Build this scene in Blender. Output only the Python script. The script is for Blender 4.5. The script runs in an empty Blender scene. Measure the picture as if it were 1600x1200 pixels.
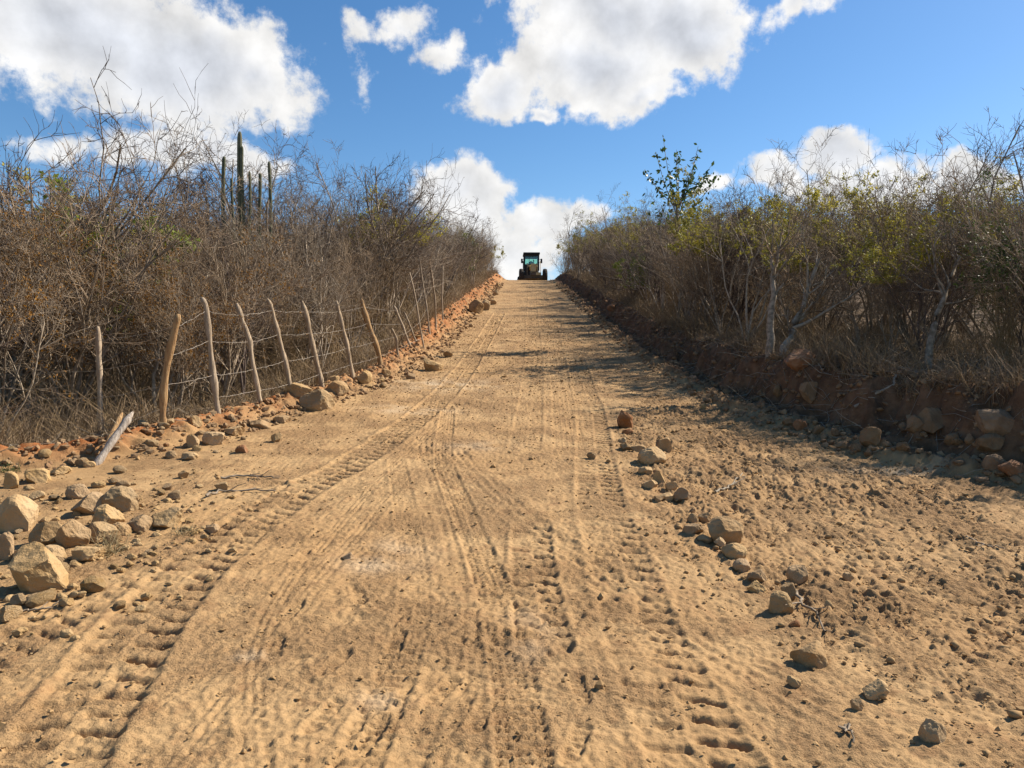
import bpy, bmesh, math, random
import numpy as np
from mathutils import Vector, Matrix
R = math.radians
scene = bpy.context.scene
C = scene.collection
random.seed(7)
rng = np.random.default_rng(11)

# ------------------------------------------------------------------ camera
F = 1155.0; HOR = 570.0; CAMZ = 1.6
PITCH = math.atan((600 - HOR) / F)
cam_d = bpy.data.cameras.new('camera'); cam = bpy.data.objects.new('camera', cam_d); C.objects.link(cam)
cam_d.sensor_width = 36; cam_d.lens = F * 36 / 1600; cam_d.clip_start = .05; cam_d.clip_end = 5000
cam.location = (0, 0, CAMZ); cam.rotation_euler = (math.pi/2 - PITCH, 0, 0)
scene.camera = cam

# ------------------------------------------------------------------ sun and sky
SUN_AZ, SUN_EL = R(64), R(41)            # azimuth measured from +Y towards +X
sd = bpy.data.lights.new('sun', 'SUN'); sd.energy = 5.0; sd.angle = R(.55); sd.color = (1.0, .91, .78)
sun = bpy.data.objects.new('sun', sd); C.objects.link(sun)
sv = Vector((math.sin(SUN_AZ)*math.cos(SUN_EL), math.cos(SUN_AZ)*math.cos(SUN_EL), math.sin(SUN_EL)))
sun.rotation_euler = sv.to_track_quat('Z', 'Y').to_euler(); sun.location = (20, 20, 30)
scene.view_settings.view_transform = 'Standard'; scene.view_settings.look = 'None'
scene.view_settings.exposure = 0.92; scene.view_settings.gamma = 1.0
SKY_STRENGTH = .047
scene.cycles.max_bounces = 5; scene.cycles.diffuse_bounces = 3

class NT:
    def __init__(s, tree): s.t = tree; s.n = tree.nodes; s.l = tree.links
    def node(s, typ, **kw):
        n = s.n.new(typ)
        for k, v in kw.items(): setattr(n, k, v)
        return n
    def inp(s, n, i, v):
        if isinstance(v, bpy.types.NodeSocket): s.l.new(v, n.inputs[i])
        elif v is not None: n.inputs[i].default_value = v
    def math(s, op, a, b=None, c=None, clamp=False):
        n = s.node('ShaderNodeMath', operation=op, use_clamp=clamp)
        s.inp(n, 0, a); s.inp(n, 1, b); s.inp(n, 2, c); return n.outputs[0]
    def vmath(s, op, a, b=None):
        n = s.node('ShaderNodeVectorMath', operation=op)
        s.inp(n, 0, a); s.inp(n, 1, b)
        return n.outputs['Value'] if op in ('LENGTH', 'DOT_PRODUCT') else n.outputs[0]
    def mix(s, f, a, b, blend='MIX'):
        n = s.node('ShaderNodeMix', data_type='RGBA', blend_type=blend)
        s.inp(n, 0, f); s.inp(n, 6, a); s.inp(n, 7, b); return n.outputs[2]
    def noise(s, v, scale, detail=4, rough=.55, out=0, dist=0):
        n = s.node('ShaderNodeTexNoise'); s.inp(n, 'Vector', v)
        n.inputs['Scale'].default_value = scale; n.inputs['Detail'].default_value = detail
        n.inputs['Roughness'].default_value = rough; n.inputs['Distortion'].default_value = dist
        return n.outputs[out]
    def ramp(s, f, lo, hi, a=0., b=1., smooth=True):
        n = s.node('ShaderNodeMapRange', interpolation_type='SMOOTHSTEP' if smooth else 'LINEAR', clamp=True)
        s.inp(n, 0, f); s.inp(n, 1, lo); s.inp(n, 2, hi); s.inp(n, 3, a); s.inp(n, 4, b); return n.outputs[0]

def build_world():
    w = bpy.data.worlds.new('World'); scene.world = w; w.use_nodes = True
    T = NT(w.node_tree); T.n.clear()
    out = T.node('ShaderNodeOutputWorld'); bg = T.node('ShaderNodeBackground')
    T.l.new(bg.outputs[0], out.inputs[0])
    sky = T.node('ShaderNodeTexSky', sky_type='NISHITA'); sky.sun_disc = False
    sky.sun_elevation = SUN_EL; sky.sun_rotation = SUN_AZ; sky.altitude = 300
    sky.air_density = 1.0; sky.dust_density = .35; sky.ozone_density = 2.2
    hs = T.node('ShaderNodeHueSaturation'); T.l.new(sky.outputs[0], hs.inputs['Color'])
    hs.inputs['Saturation'].default_value = 1.25; hs.inputs['Value'].default_value = 1.64
    tc = T.node('ShaderNodeTexCoord'); d = tc.outputs['Generated']
    # direction -> azimuth and elevation (radians), gently warped by noise so cloud edges billow
    sp = T.node('ShaderNodeSeparateXYZ'); T.l.new(d, sp.inputs[0])
    az = T.math('ARCTAN2', sp.outputs[0], sp.outputs[1]); el = T.math('ARCSINE', sp.outputs[2])
    cb = T.node('ShaderNodeCombineXYZ'); T.l.new(az, cb.inputs[0]); T.l.new(el, cb.inputs[1])
    def density(vec, tag):
        w1 = T.vmath('SUBTRACT', T.noise(vec, 9, 4, .6, 1), (.5, .5, .5))
        n = T.node('ShaderNodeVectorMath', operation='SCALE'); T.l.new(w1, n.inputs[0]); n.inputs['Scale'].default_value = .085
        p = T.vmath('ADD', vec, n.outputs[0])
        acc = None
        for (px, py, rx, ry, wt) in BLOBS:
            a0 = math.atan((px-800)/F); e0 = math.atan((HOR-py)/F*math.cos(a0))
            ra = rx/F*math.cos(a0); re = ry/F
            q = T.vmath('SUBTRACT', p, (a0, e0, 0)); q = T.vmath('MULTIPLY', q, (1/ra, 1/re, 0))
            v = T.math('SUBTRACT', 1.0, T.vmath('LENGTH', q)); v = T.math('MULTIPLY', v, wt)
            if acc is None: acc = v
            else:
                m = T.node('ShaderNodeMath', operation='SMOOTH_MAX'); T.l.new(acc, m.inputs[0]); T.l.new(v, m.inputs[1]); m.inputs[2].default_value = .25
                acc = m.outputs[0]
        fb = T.math('SUBTRACT', T.noise(vec, 20, 9, .66), .5)
        acc = T.math('MAXIMUM', acc, -.9)
        return T.math('ADD', acc, T.math('MULTIPLY', fb, 1.5)), acc
    D, A = density(cb.outputs[0], 0)
    # the same field a little towards the sun: less cloud that way means a brighter, sunlit flank
    off = T.vmath('ADD', cb.outputs[0], (.022, .020, 0))
    fb2 = T.noise(off, 14, 6, .55); fb1 = T.noise(cb.outputs[0], 14, 6, .55)
    relief = T.math('SUBTRACT', fb1, fb2)
    cover = T.ramp(D, -.03, .36)
    fbl = T.noise(cb.outputs[0], 5.5, 3, .5)
    thick = T.ramp(T.math('ADD', A, T.math('MULTIPLY', T.math('SUBTRACT', fbl, .5), .9)), .25, 1.0)
    high = T.ramp(el, R(10), R(19))                  # the near, high clouds show their grey undersides
    shade = T.math('MULTIPLY', thick, T.math('ADD', .30, T.math('MULTIPLY', high, .70)))
    bright = T.math('SUBTRACT', 1.0, T.math('MULTIPLY', shade, .19))
    bright = T.math('ADD', bright, T.math('MULTIPLY', relief, .7))
    bright = T.math('MINIMUM', T.math('MAXIMUM', bright, .35), 1.15)
    ccol = T.mix(shade, (1.0, .985, .96, 1), (.93, .965, 1.04, 1))
    cs = T.node('ShaderNodeVectorMath', operation='SCALE'); T.l.new(ccol, cs.inputs[0]); T.l.new(T.math('MULTIPLY', bright, 10.6), cs.inputs['Scale'])
    col = T.mix(T.math('MULTIPLY', cover, .97), hs.outputs[0], cs.outputs[0])
    T.l.new(col, bg.inputs[0]); bg.inputs[1].default_value = SKY_STRENGTH
BLOBS = [ # cloud banks by bearing: px, py, radius px, radius py, weight
 (120, 30, 260, 110, 1.0), (300, 110, 200, 95, 1.1), (400, 140, 80, 60, .9), (200, 60, 200, 90, .9),
 (960, 20, 200, 110, 1.0), (930, 110, 150, 70, 1.1), (1060, 50, 110, 80, 1.0), (780, 140, 80, 45, .9), (860, 176, 25, 14, .8),(1010,150,70,24,.8),
 (640, 45, 50, 34, .55), (685, 80, 45, 30, .5), (575, 42, 34, 20, .36), (574, 105, 16, 36, .25),
 (1245, 15, 65, 30, .7),
 (705, 300, 75, 55, 1.0), (745, 330, 70, 60, 1.0), (845, 345, 60, 36, .9), (800, 400, 90, 60, 1.0), (910, 335, 50, 25, .7),
 (1300, 250, 66, 40, 1.0), (1210, 280, 60, 26, .75), (1390, 268, 80, 34, 1.0), (1482, 266, 50, 34, 1.0), (1545, 290, 80, 26, .9), (1350, 300, 160, 34, .9),
 (1108, 291, 32, 17, .9),
 (250, 236, 120, 30, .75), (335, 232, 85, 34, .85), (90, 222, 60, 22, .6), (410, 250, 60, 26, .6),
]
build_world()

# ------------------------------------------------------------------ tagging helpers
def tag(o, label=None, cat=None, group=None, kind=None):
    if label: o['label'] = label
    if cat: o['category'] = cat
    if group: o['group'] = group
    if kind: o['kind'] = kind
    return o
def empty(name, loc=(0, 0, 0), rz=0):
    o = bpy.data.objects.new(name, None); C.objects.link(o); o.location = loc; o.rotation_euler = (0, 0, rz)
    o.empty_display_size = .2; return o
def add(name, me, mat, parent=None, loc=(0, 0, 0)):
    o = bpy.data.objects.new(name, me); C.objects.link(o); o.location = loc
    if mat and not me.materials: me.materials.append(mat)
    if parent: o.parent = parent
    return o
def mesh_np(name, V, Fq, smooth=True):
    V = np.asarray(V, dtype=np.float32); Fq = np.asarray(Fq, dtype=np.int32)
    me = bpy.data.meshes.new(name); k = Fq.shape[1]
    me.vertices.add(len(V)); me.vertices.foreach_set('co', V.ravel())
    me.loops.add(Fq.size); me.loops.foreach_set('vertex_index', Fq.ravel())
    me.polygons.add(len(Fq)); me.polygons.foreach_set('loop_start', np.arange(0, Fq.size, k, dtype=np.int32))
    me.polygons.foreach_set('use_smooth', np.full(len(Fq), smooth))
    me.update(calc_edges=True); return me
def attr(me, name, vals):
    a = me.attributes.new(name, 'FLOAT', 'POINT'); a.data.foreach_set('value', np.asarray(vals, dtype=np.float32).ravel())

# ------------------------------------------------------------------ noise
_perm = np.random.default_rng(3).permutation(4096)
_ga = np.random.default_rng(4).uniform(0, 2*math.pi, 4096)
_gx, _gy = np.cos(_ga), np.sin(_ga)
def perlin(x, y, seed=0):
    xi = np.floor(x).astype(np.int64); yi = np.floor(y).astype(np.int64); fx = x-xi; fy = y-yi
    def g(ix, iy, dx, dy):
        h = _perm[(_perm[(ix + seed*131) & 4095] + iy) & 4095]; return _gx[h]*dx + _gy[h]*dy
    u = fx*fx*fx*(fx*(fx*6-15)+10); v = fy*fy*fy*(fy*(fy*6-15)+10)
    a = g(xi, yi, fx, fy); b = g(xi+1, yi, fx-1, fy); c = g(xi, yi+1, fx, fy-1); d = g(xi+1, yi+1, fx-1, fy-1)
    return 1.5*((a+(b-a)*u) + ((c+(d-c)*u) - (a+(b-a)*u))*v)
def fbm(x, y, f, octv=4, seed=0, gain=.5):
    s = 0; a = 1
    for i in range(octv):
        s = s + a*perlin(x*f+i*17.3, y*f-i*9.1, seed+i); f *= 2.03; a *= gain
    return s
def sstep(a, b, x): t = np.clip((x-a)/(b-a), 0, 1); return t*t*(3-2*t)

# ------------------------------------------------------------------ the lie of the land
_py = np.array([-60, -10, 0, 4, 9, 11.3, 15.7, 20, 30, 40, 50, 56, 60, 64, 70, 90, 140, 400, 2000.])
_pz = np.array([-2.6, -.4, 0, .20, .63, .87, 1.44, 2.09, 3.72, 5.38, 7.03, 7.95, 8.38, 8.30, 7.9, 6.2, 2, -8, -20.])
def _herm(y):
    d = np.gradient(_pz, _py); i = np.clip(np.searchsorted(_py, y) - 1, 0, len(_py)-2)
    h = _py[i+1]-_py[i]; t = (y-_py[i])/h; t2 = t*t; t3 = t2*t
    return (2*t3-3*t2+1)*_pz[i] + (t3-2*t2+t)*h*d[i] + (3*t2-2*t3)*_pz[i+1] + (t3-t2)*h*d[i+1]
_tab_y = np.linspace(-60, 400, 9201); _tab_z = _herm(_tab_y)
def prof(y): return np.where(y > 400, -8-(y-400)*.008, np.interp(y, _tab_y, _tab_z))
def XL(y): return np.interp(y, [-5, 3, 6.2, 7.4, 8.2, 9, 11.3, 13, 15.7, 20, 30, 45, 60, 70], [-9, -7.2, -6.3, -5.3, -4.35, -3.95, -3.3, -2.8, -2.35, -1.95, -1.6, -1.0, -.55, -.4])
def XR(y): return np.interp(y, [-5, 3, 5.5, 7.2, 9, 11.3, 15.7, 20, 30, 60, 70], [9.5, 7.6, 6.1, 5.0, 4.1, 3.45, 3.35, 3.2, 3.15, 3.1, 3.1])
def base_h(x, y, parts=False):
    x = np.asarray(x, float); y = np.asarray(y, float)
    z = prof(y)
    edge = .16*perlin(x*.9, y*.9, 5) + .07*perlin(x*2.7, y*2.7, 6)
    eL = XL(y) - x + edge                     # > 0 outside the road on the left
    eR = x - XR(y) + edge*1.4
    # left windrow of bulldozed soil, and the bank that grows further up the hill
    far = sstep(15, 22, y)
    z = z + (.20+.05*perlin(x*1.3, y*1.3, 8))*np.exp(-((eL-.30)/.34)**2)*(1-.3*far)
    z = z + far*.50*sstep(.05, .75, eL) - (1-far)*.05*sstep(.5, 1.6, eL)
    # right: low windrow, hollow, then a raw bank cut into the hillside
    wr = .14*np.exp(-((eR-.18)/.26)**2)
    bank = (.84 - .24*sstep(9, 20, y))*sstep(.35, 1.10, eR + .20*fbm(x, y, 1.7, 3, 21))
    z = z + wr*(1-.5*sstep(11, 16, y)) + bank
    out = np.maximum(sstep(.8, 3, eL), sstep(1.4, 3, eR))
    z = z + out*(.12*fbm(x, y, .35, 3, 31)) + .03*fbm(x, y, .55, 2, 33)
    # soft crown with slight cross fall towards the right
    z = z - .012*np.clip(x, -3, 4)*sstep(2, 5, y)
    if parts: return z, eL, eR
    return z
def H(x, y): return float(base_h(np.array([x]), np.array([y]))[0])
def ray(px, py):
    a = (px-800)/F; b = (600-py)/F; cp, sp_ = math.cos(PITCH), math.sin(PITCH)
    return np.array([a, cp + b*sp_, -sp_ + b*cp])
def pix(px, py, ymin=1.5, ymax=75):
    r = ray(px, py); r = r/r[1]
    t = np.geomspace(ymin, ymax, 3000); z = base_h(r[0]*t, t) - (CAMZ + r[2]*t)
    k = np.argmax(z > 0)
    if z[k] <= 0: k = len(t)-1
    return float(r[0]*t[k]), float(t[k])
def at(px, py, d):
    r = ray(px, py); r = r/r[1]; return Vector((r[0]*d, d, CAMZ + r[2]*d))

# ------------------------------------------------------------------ tyre tracks pressed in the dirt
def track_pts(lst, step=.06):
    P = np.array([pix(*p) for p in lst]); seg = np.hypot(*np.diff(P, axis=0).T); s = np.concatenate([[0], np.cumsum(seg)])
    n = max(8, int(s[-1]/.25)); u = np.linspace(0, s[-1], n)
    # smooth the control polygon
    X = np.interp(u, s, P[:, 0]); Y = np.interp(u, s, P[:, 1])
    k = np.array([1, 2, 3, 2, 1])/9.
    for _ in range(3):
        X[2:-2] = np.convolve(X, k, 'valid'); Y[2:-2] = np.convolve(Y, k, 'valid')
    return np.stack([X, Y], 1)
TRACKS = [ # polyline in the photo, width m, kind, strength
 ([(30, 1270), (125, 1110), (200, 1000), (288, 900), (375, 825), (450, 775), (560, 720), (650, 655), (710, 600), (745, 550), (780, 490)], .44, 'lug', 1.15),
 ([(-80, 1060), (60, 985), (170, 925), (255, 868), (330, 825), (420, 760)], .36, 'lug', .6),
 ([(1150, 1290), (1065, 1130), (1012, 1020), (985, 930), (962, 860), (937, 790), (930, 720), (925, 650), (900, 560)], .42, 'lug', .95),
 ([(700, 690), (760, 760), (850, 840), (960, 920), (1100, 1010), (1300, 1130)], .30, 'rib', .9),
 ([(640, 1260), (700, 1080), (740, 960), (700, 800), (660, 700), (680, 620)], .24, 'rib', .8),
 ([(830, 1260), (805, 1080), (790, 960), (740, 840), (690, 720), (700, 640)], .22, 'tread', 1.0),
 ([(850, 1010), (838, 950), (828, 880), (830, 820)], .30, 'lug', .9),
 ([(395, 1260), (400, 1100), (370, 1040), (430, 930), (520, 830), (600, 740), (690, 660)], .14, 'rib', .8),
 ([(530, 1260), (600, 1100), (660, 960), (640, 840), (620, 720)], .20, 'tread', .7),
 ([(250, 1230), (390, 1050), (480, 930), (560, 830), (640, 740)], .16, 'rib', .6),
 ([(1720, 900), (1560, 850), (1450, 790), (1330, 740), (1180, 690), (1080, 640)], .40, 'lug', .6),
 ([(1800, 1060), (1600, 1000), (1400, 900), (1250, 790), (1130, 710), (1040, 640)], .40, 'lug', .5),
 ([(1640, 1240), (1500, 1050), (1330, 880), (1190, 770), (1080, 690)], .34, 'rib', .7),
 ([(820, 700), (830, 620), (835, 560), (832, 500), (832, 455)], .4, 'lug', .5),
 ([(890, 700), (880, 620), (870, 560), (860, 500), (846, 455)], .4, 'tread', .6),
]
def apply_tracks(x, y, z):
    for (lst, w, kind, st) in TRACKS:
        P = track_pts(lst)
        m = (x > P[:, 0].min()-w) & (x < P[:, 0].max()+w) & (y > P[:, 1].min()-.2) & (y < P[:, 1].max()+.2)
        idx = np.nonzero(m)[0]
        if not len(idx): continue
        xs, ys = x[idx], y[idx]
        bd = np.full(len(idx), 9.); bs = np.zeros(len(idx)); s0 = 0
        for a, b in zip(P[:-1], P[1:]):
            d = b-a; L = math.hypot(*d); u = d/L
            tt = (xs-a[0])*u[0] + (ys-a[1])*u[1]; tc = np.clip(tt, 0, L)
            lat = (xs-a[0])*(-u[1]) + (ys-a[1])*u[0]
            dist = np.hypot(xs-(a[0]+u[0]*tc), ys-(a[1]+u[1]*tc))
            c = dist < np.abs(bd); bd = np.where(c, dist*np.sign(lat), bd); bs = np.where(c, s0+tc, bs); s0 += L
        t = bd/(w/2); at_ = np.abs(t)
        ins = 1-sstep(.88, 1.05, at_)
        warp = .25*perlin(xs*2.5, ys*2.5, 55)
        fade = np.clip((1.0 if st > 1 else .85)+.5*perlin(xs*.9, ys*.9, 57+int(w*100)), .3, 1.1)*st
        rim = np.exp(-((at_-1.12)/.13)**2)*.010
        if kind == 'lug':
            ph = (bs - .34*bd + .25*np.maximum(bd, 0) + .02*warp+ .03*perlin(xs*1.5, ys*1.5, 69))/.155 + np.where(t > 0, .45, 0)
            q = ph - np.floor(ph)
            q = q + .10*perlin(xs*9, ys*9, 58); bar = sstep(0, .07, q)*(1-sstep(.20, .42, q))*sstep(.04, .14, at_)*(.6+.5*sstep(-.3, .3, perlin(xs*6, ys*6, 59)))
            dz = -.004*ins - (.036+.016*perlin(xs*3, ys*3, 68))*bar*ins*np.where(t < 0, 1., .6) + rim*1.0
        elif kind == 'rib':
            dz = ins*(-.003 - .0045*np.cos(t*math.pi*3.5)*(1+perlin(xs*4, ys*4, 60))) + rim*.55*(1+1.3*perlin(xs*5, ys*5, 62))
        else:
            q = (bs/.055) % 1; r = ((t+1)*3) % 1
            dz = ins*(-.004 - .011*(q < .5)*(r > .25)) + rim*.55*(1+1.3*perlin(xs*5, ys*5, 62))
        crumble = 1 + .7*perlin(xs*14, ys*14, 67)
        z[idx] += dz*fade*np.where(dz > 0, crumble, .8+.2*crumble)
    return z

FOOT = [(505, 1120, .3), (525, 1035, .2), (430, 1010, -.2), (455, 955, .1), (690, 1080, .4), (900, 1160, .3), (905, 1075, -.1), (620, 1000, 0), (360, 960, .5), (750, 1120, .2), (560, 930, -.3), (470, 870, .1), (580, 1150, .2)]
def footprints(x, y, z):
    for px, py, a in FOOT:
        cx, cy = pix(px, py); m = np.nonzero((np.abs(x-cx) < .25) & (np.abs(y-cy) < .25))[0]
        dx, dy = x[m]-cx, y[m]-cy; u = dx*math.sin(a)+dy*math.cos(a); v = dx*math.cos(a)-dy*math.sin(a)
        w = .052 - .012*np.cos((u/.15)*2.6); r = np.sqrt((u/.15)**2 + (v/w)**2)
        z[m] += -.011*(1-sstep(.85, 1.02, r)) + .006*np.exp(-((r-1.15)/.12)**2) + .003*(1-sstep(.8, .95, r))*np.sign(np.sin(u*140))
    return z
def build_ground():
    ys = [-40.]
    while ys[-1] < 1.4: ys.append(min(1.4, ys[-1] + max(.15, abs(ys[-1]-1.4)*.15)))
    while ys[-1] < 66: ys.append(ys[-1] + max(.0072, .0030*ys[-1]))
    while ys[-1] < 2500: ys.append(ys[-1]*1.05)
    xs = list(np.arange(-3.1, 3.9, .0098)); st = .0098
    while xs[-1] < 2000: st *= 1.045; xs.append(xs[-1]+st)
    st = .0098; l = [xs[0]]
    while l[-1] > -2000: st *= 1.045; l.append(l[-1]-st)
    xs = np.array(l[:0:-1] + xs); ys = np.array(ys)
    nx, ny = len(xs), len(ys)
    X, Y = np.meshgrid(xs, ys); x = X.ravel(); y = Y.ravel()
    z, eL, eR = base_h(x, y, True)
    near = np.nonzero((y > 1) & (y < 72) & (x > -9) & (x < 12))[0]
    xn, yn = x[near], y[near]; zn = z[near]; el_, er_ = eL[near], eR[near]
    inroad = (1-sstep(-.3, .1, el_))*(1-sstep(-.3, .1, er_))
    # right-hand side beyond the line of stones is loose and cloddy
    lx = np.interp(yn, [2.5, 3.3, 4.2, 5.5, 7, 8.8, 11, 14], [2.2, 1.9, 1.5, 1.35, 1.25, 1.3, 1.8, 2.8])
    rough = sstep(-.35, .3, xn-lx)*(1-sstep(10, 14, yn)) * .9 + .10 + .5*np.clip(fbm(xn, yn, .6, 2, 71), 0, 1)
    rough = np.clip(rough, 0, 1)*(.58+.42*sstep(-.3, .25, fbm(xn*1.2, yn*.8, .8, 2, 72))); off = 1-inroad
    wx, wy = .06*perlin(xn*5, yn*5, 65), .06*perlin(xn*5, yn*5, 66)
    clod = np.abs(fbm(xn+wx, yn+wy, 5.0, 4, 41, .58)); clod2 = fbm(xn, yn, 17, 2, 43)
    blob = np.clip(fbm(xn+wx*1.5, yn+wy*1.5, 7, 3, 48, .6)-.25, 0, 1)
    crm = sstep(-.05, .35, fbm(xn, yn, .9, 2, 73)); ca, sa = math.cos(R(24)), math.sin(R(24))
    au, av = (xn+wx)*sa + (yn+wy)*ca, (xn+wx)*ca - (yn+wy)*sa           # along and across the side road's traffic
    rows = fbm(au*.42, av, 5.5, 3, 75, .6)
    lump = np.clip(1-2.2*np.abs(fbm(xn+wx, yn+wy, 8.5, 2, 76)), 0, 1)**2
    zn += inroad*(rough*(.026*rows + .016*lump*(rows > -.1)) + crm*.005*fbm(xn, yn, 30, 2, 77))
    zn += inroad*(.008*fbm(xn, yn, 1.3, 2, 45) + rough*(.030*(clod-.3) + .014*clod2 - .030*blob*sstep(-.1, .3, rows)) + .007*fbm(xn, yn, 24, 2, 46) + .006*fbm(xn, yn*.35, 7, 2, 50))
    zn += off*(.10*(np.abs(fbm(xn, yn, 2.8, 4, 47))-.3) + .035*fbm(xn, yn, 12, 2, 49))
    zn = footprints(xn, yn, apply_tracks(xn, yn, zn))
    # grader-blade ripples across the climb
    zn += inroad*sstep(14, 24, yn)*.018*np.abs(perlin(xn*.5, yn*1.7, 61))
    zn += inroad*(.005*fbm(xn, yn, 33, 1, 63) + (.3+.7*crm)*.009*np.clip(perlin(xn*38, yn*38, 79)-.22, 0, 1))*(1-sstep(5, 8, yn))
    z[near] = zn; churn = np.zeros(len(x)); churn[near] = rough*inroad*sstep(-.5, .25, rows+.6*clod)
    i = np.arange(nx-1); j = np.arange(ny-1); I, J = np.meshgrid(i, j); a = (J*nx+I).ravel()
    me = mesh_np('ground', np.stack([x, y, z], 1), np.stack([a, a+1, a+nx+1, a+nx], 1))
    far = sstep(13, 18, y)
    nz = perlin(x*1.7, y*1.7, 81)
    red = np.exp(-((eL-.42-.12*nz)/.33)**2)*sstep(6.0, 8, y)*(1-.45*sstep(10, 13, y)) + .25*far*np.exp(-((eL-.5)/.45)**2)
    red = red + .65*sstep(.35, .9, eR)*(1-sstep(1.6, 2.4, eR))
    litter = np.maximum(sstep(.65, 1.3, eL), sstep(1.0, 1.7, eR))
    def patch(px, py, rx, ry):
        cx, cy = pix(px, py); return np.exp(-(((x-cx)/rx)**2 + ((y-cy)/ry)**2))
    pale = patch(1400, 735, 1.0, .22)*.75 + patch(740, 698, .35, .25) + patch(600, 870, .25, .3) + patch(830, 990, .12, .25) \
         + patch(385, 1025, .08, .06) + patch(690, 600, 1.0, .7) + patch(640, 640, .6, .3) + patch(610, 1090, .12, .1)
    pale = np.clip(pale*(.40 + .8*perlin(x*3, y*3, 83)), 0, .8)
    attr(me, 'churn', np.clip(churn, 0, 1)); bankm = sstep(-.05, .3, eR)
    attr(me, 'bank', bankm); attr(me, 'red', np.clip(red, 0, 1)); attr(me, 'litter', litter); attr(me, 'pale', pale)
    m = bpy.data.materials.new('dirt'); m.use_nodes = True; T = NT(m.node_tree)
    b = m.node_tree.nodes['Principled BSDF']; b.inputs['Roughness'].default_value = .95; b.inputs['Specular IOR Level'].default_value = .15
    geo = T.node('ShaderNodeNewGeometry'); p = geo.outputs['Position']
    def A(n):
        a = T.node('ShaderNodeAttribute', attribute_name=n); return a.outputs['Fac']
    big = T.noise(p, .9, 4, .6); mid = T.noise(p, 6, 5, .65); fine = T.noise(p, 70, 4, .7); grain = T.noise(p, 260, 2, .6)
    c = T.mix(T.ramp(big, .35, .65), (.325, .199, .090, 1), (.372, .240, .115, 1))
    c = T.mix(T.ramp(T.noise(p, 1.7, 3, .6), .44, .62, 0, .55), c, (.27, .162, .078, 1))
    c = T.mix(T.ramp(mid, .5, .72), c, (.27, .158, .074, 1))
    cr = T.ramp(T.noise(p, 1.7, 3, .6), .42, .60)
    c = T.mix(T.math('MULTIPLY', cr, T.ramp(fine, .52, .72, 0, .6)), c, (.20, .112, .048, 1))
    c = T.mix(T.ramp(grain, .64, .78, 0, .3), c, (.46, .33, .19, 1))
    c = T.mix(T.math('MULTIPLY', A('churn'), .62), c, (.215, .128, .060, 1))
    c = T.mix(A('pale'), c, (.45, .34, .22, 1))
    rd = T.mix(T.ramp(mid, .35, .65), (.25, .072, .018, 1), (.30, .11, .036, 1))
    c = T.mix(T.math('MULTIPLY', A('red'), T.ramp(T.noise(p, 3, 4, .6), .33, .55, .35, 1.)), c, rd)
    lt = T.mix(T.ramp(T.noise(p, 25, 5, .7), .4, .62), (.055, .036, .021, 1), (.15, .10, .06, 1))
    c = T.mix(A('bank'), c, T.mix(T.ramp(mid, .35, .65), (.11, .058, .030, 1), (.19, .105, .055, 1)))  # brown bank soil, its colour darkened to deepen the shade there
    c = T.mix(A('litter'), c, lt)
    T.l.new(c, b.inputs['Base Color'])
    bp = T.node('ShaderNodeBump'); bp.inputs['Strength'].default_value = .8; bp.inputs['Distance'].default_value = .015
    hgt = T.math('MULTIPLY', fine, T.math('ADD', .15, T.math('MULTIPLY', cr, .75))); hgt = T.math('ADD', hgt, T.math('MULTIPLY', mid, .8)); hgt = T.math('ADD', hgt, T.math('MULTIPLY', T.ramp(T.noise(p, 105, 3, .6), .57, .66), T.math('ADD', .12, T.math('MULTIPLY', cr, .55)))); hgt = T.math('ADD', hgt, T.math('MULTIPLY', T.noise(p, 24, 6, .72), T.math('ADD', .45, T.math('MULTIPLY', cr, 1.1))))
    T.l.new(hgt, bp.inputs['Height']); T.l.new(bp.outputs[0], b.inputs['Normal'])
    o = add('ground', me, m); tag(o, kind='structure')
    return o
ground = build_ground()

# ------------------------------------------------------------------ materials
def mat(name, col, col2=None, scale=8, rough=.85, spec=.25, bump=0, bscale=40, metal=0, rnd=0, stretch=None, coords='Object', trans=0):
    m = bpy.data.materials.new(name); m.use_nodes = True; T = NT(m.node_tree)
    b = m.node_tree.nodes['Principled BSDF']; b.inputs['Roughness'].default_value = rough
    b.inputs['Specular IOR Level'].default_value = spec; b.inputs['Metallic'].default_value = metal
    tc = T.node('ShaderNodeTexCoord'); p = tc.outputs[coords]
    if stretch: p = T.vmath('MULTIPLY', p, stretch)
    c = col+(1,)
    if col2:
        c = T.mix(T.ramp(T.noise(p, scale, 5, .6), .35, .65), c, col2+(1,))
    if rnd:
        oi = T.node('ShaderNodeObjectInfo'); hs = T.node('ShaderNodeHueSaturation')
        T.inp(hs, 'Color', c); T.l.new(T.ramp(oi.outputs['Random'], 0, 1, 1-rnd, 1+rnd, False), hs.inputs['Value'])
        r2 = T.math('FRACT', T.math('MULTIPLY', oi.outputs['Random'], 37.7))
        T.l.new(T.ramp(r2, 0, 1, .97+.0, 1.12, False), hs.inputs['Saturation'])
        hs.inputs['Hue'].default_value = .5
        c = hs.outputs[0]
    T.inp(b, 'Base Color', c)
    if bump:
        bp = T.node('ShaderNodeBump'); bp.inputs['Strength'].default_value = 1; bp.inputs['Distance'].default_value = bump
        T.l.new(T.noise(p, bscale, 6, .65), bp.inputs['Height']); T.l.new(bp.outputs[0], b.inputs['Normal'])
    if trans:
        out = m.node_tree.nodes['Material Output']; tr = T.node('ShaderNodeBsdfTranslucent'); T.inp(tr, 'Color', c)
        ms = T.node('ShaderNodeMixShader'); ms.inputs[0].default_value = trans
        T.l.new(b.outputs[0], ms.inputs[1]); T.l.new(tr.outputs[0], ms.inputs[2]); T.l.new(ms.outputs[0], out.inputs[0])
    return m
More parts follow.
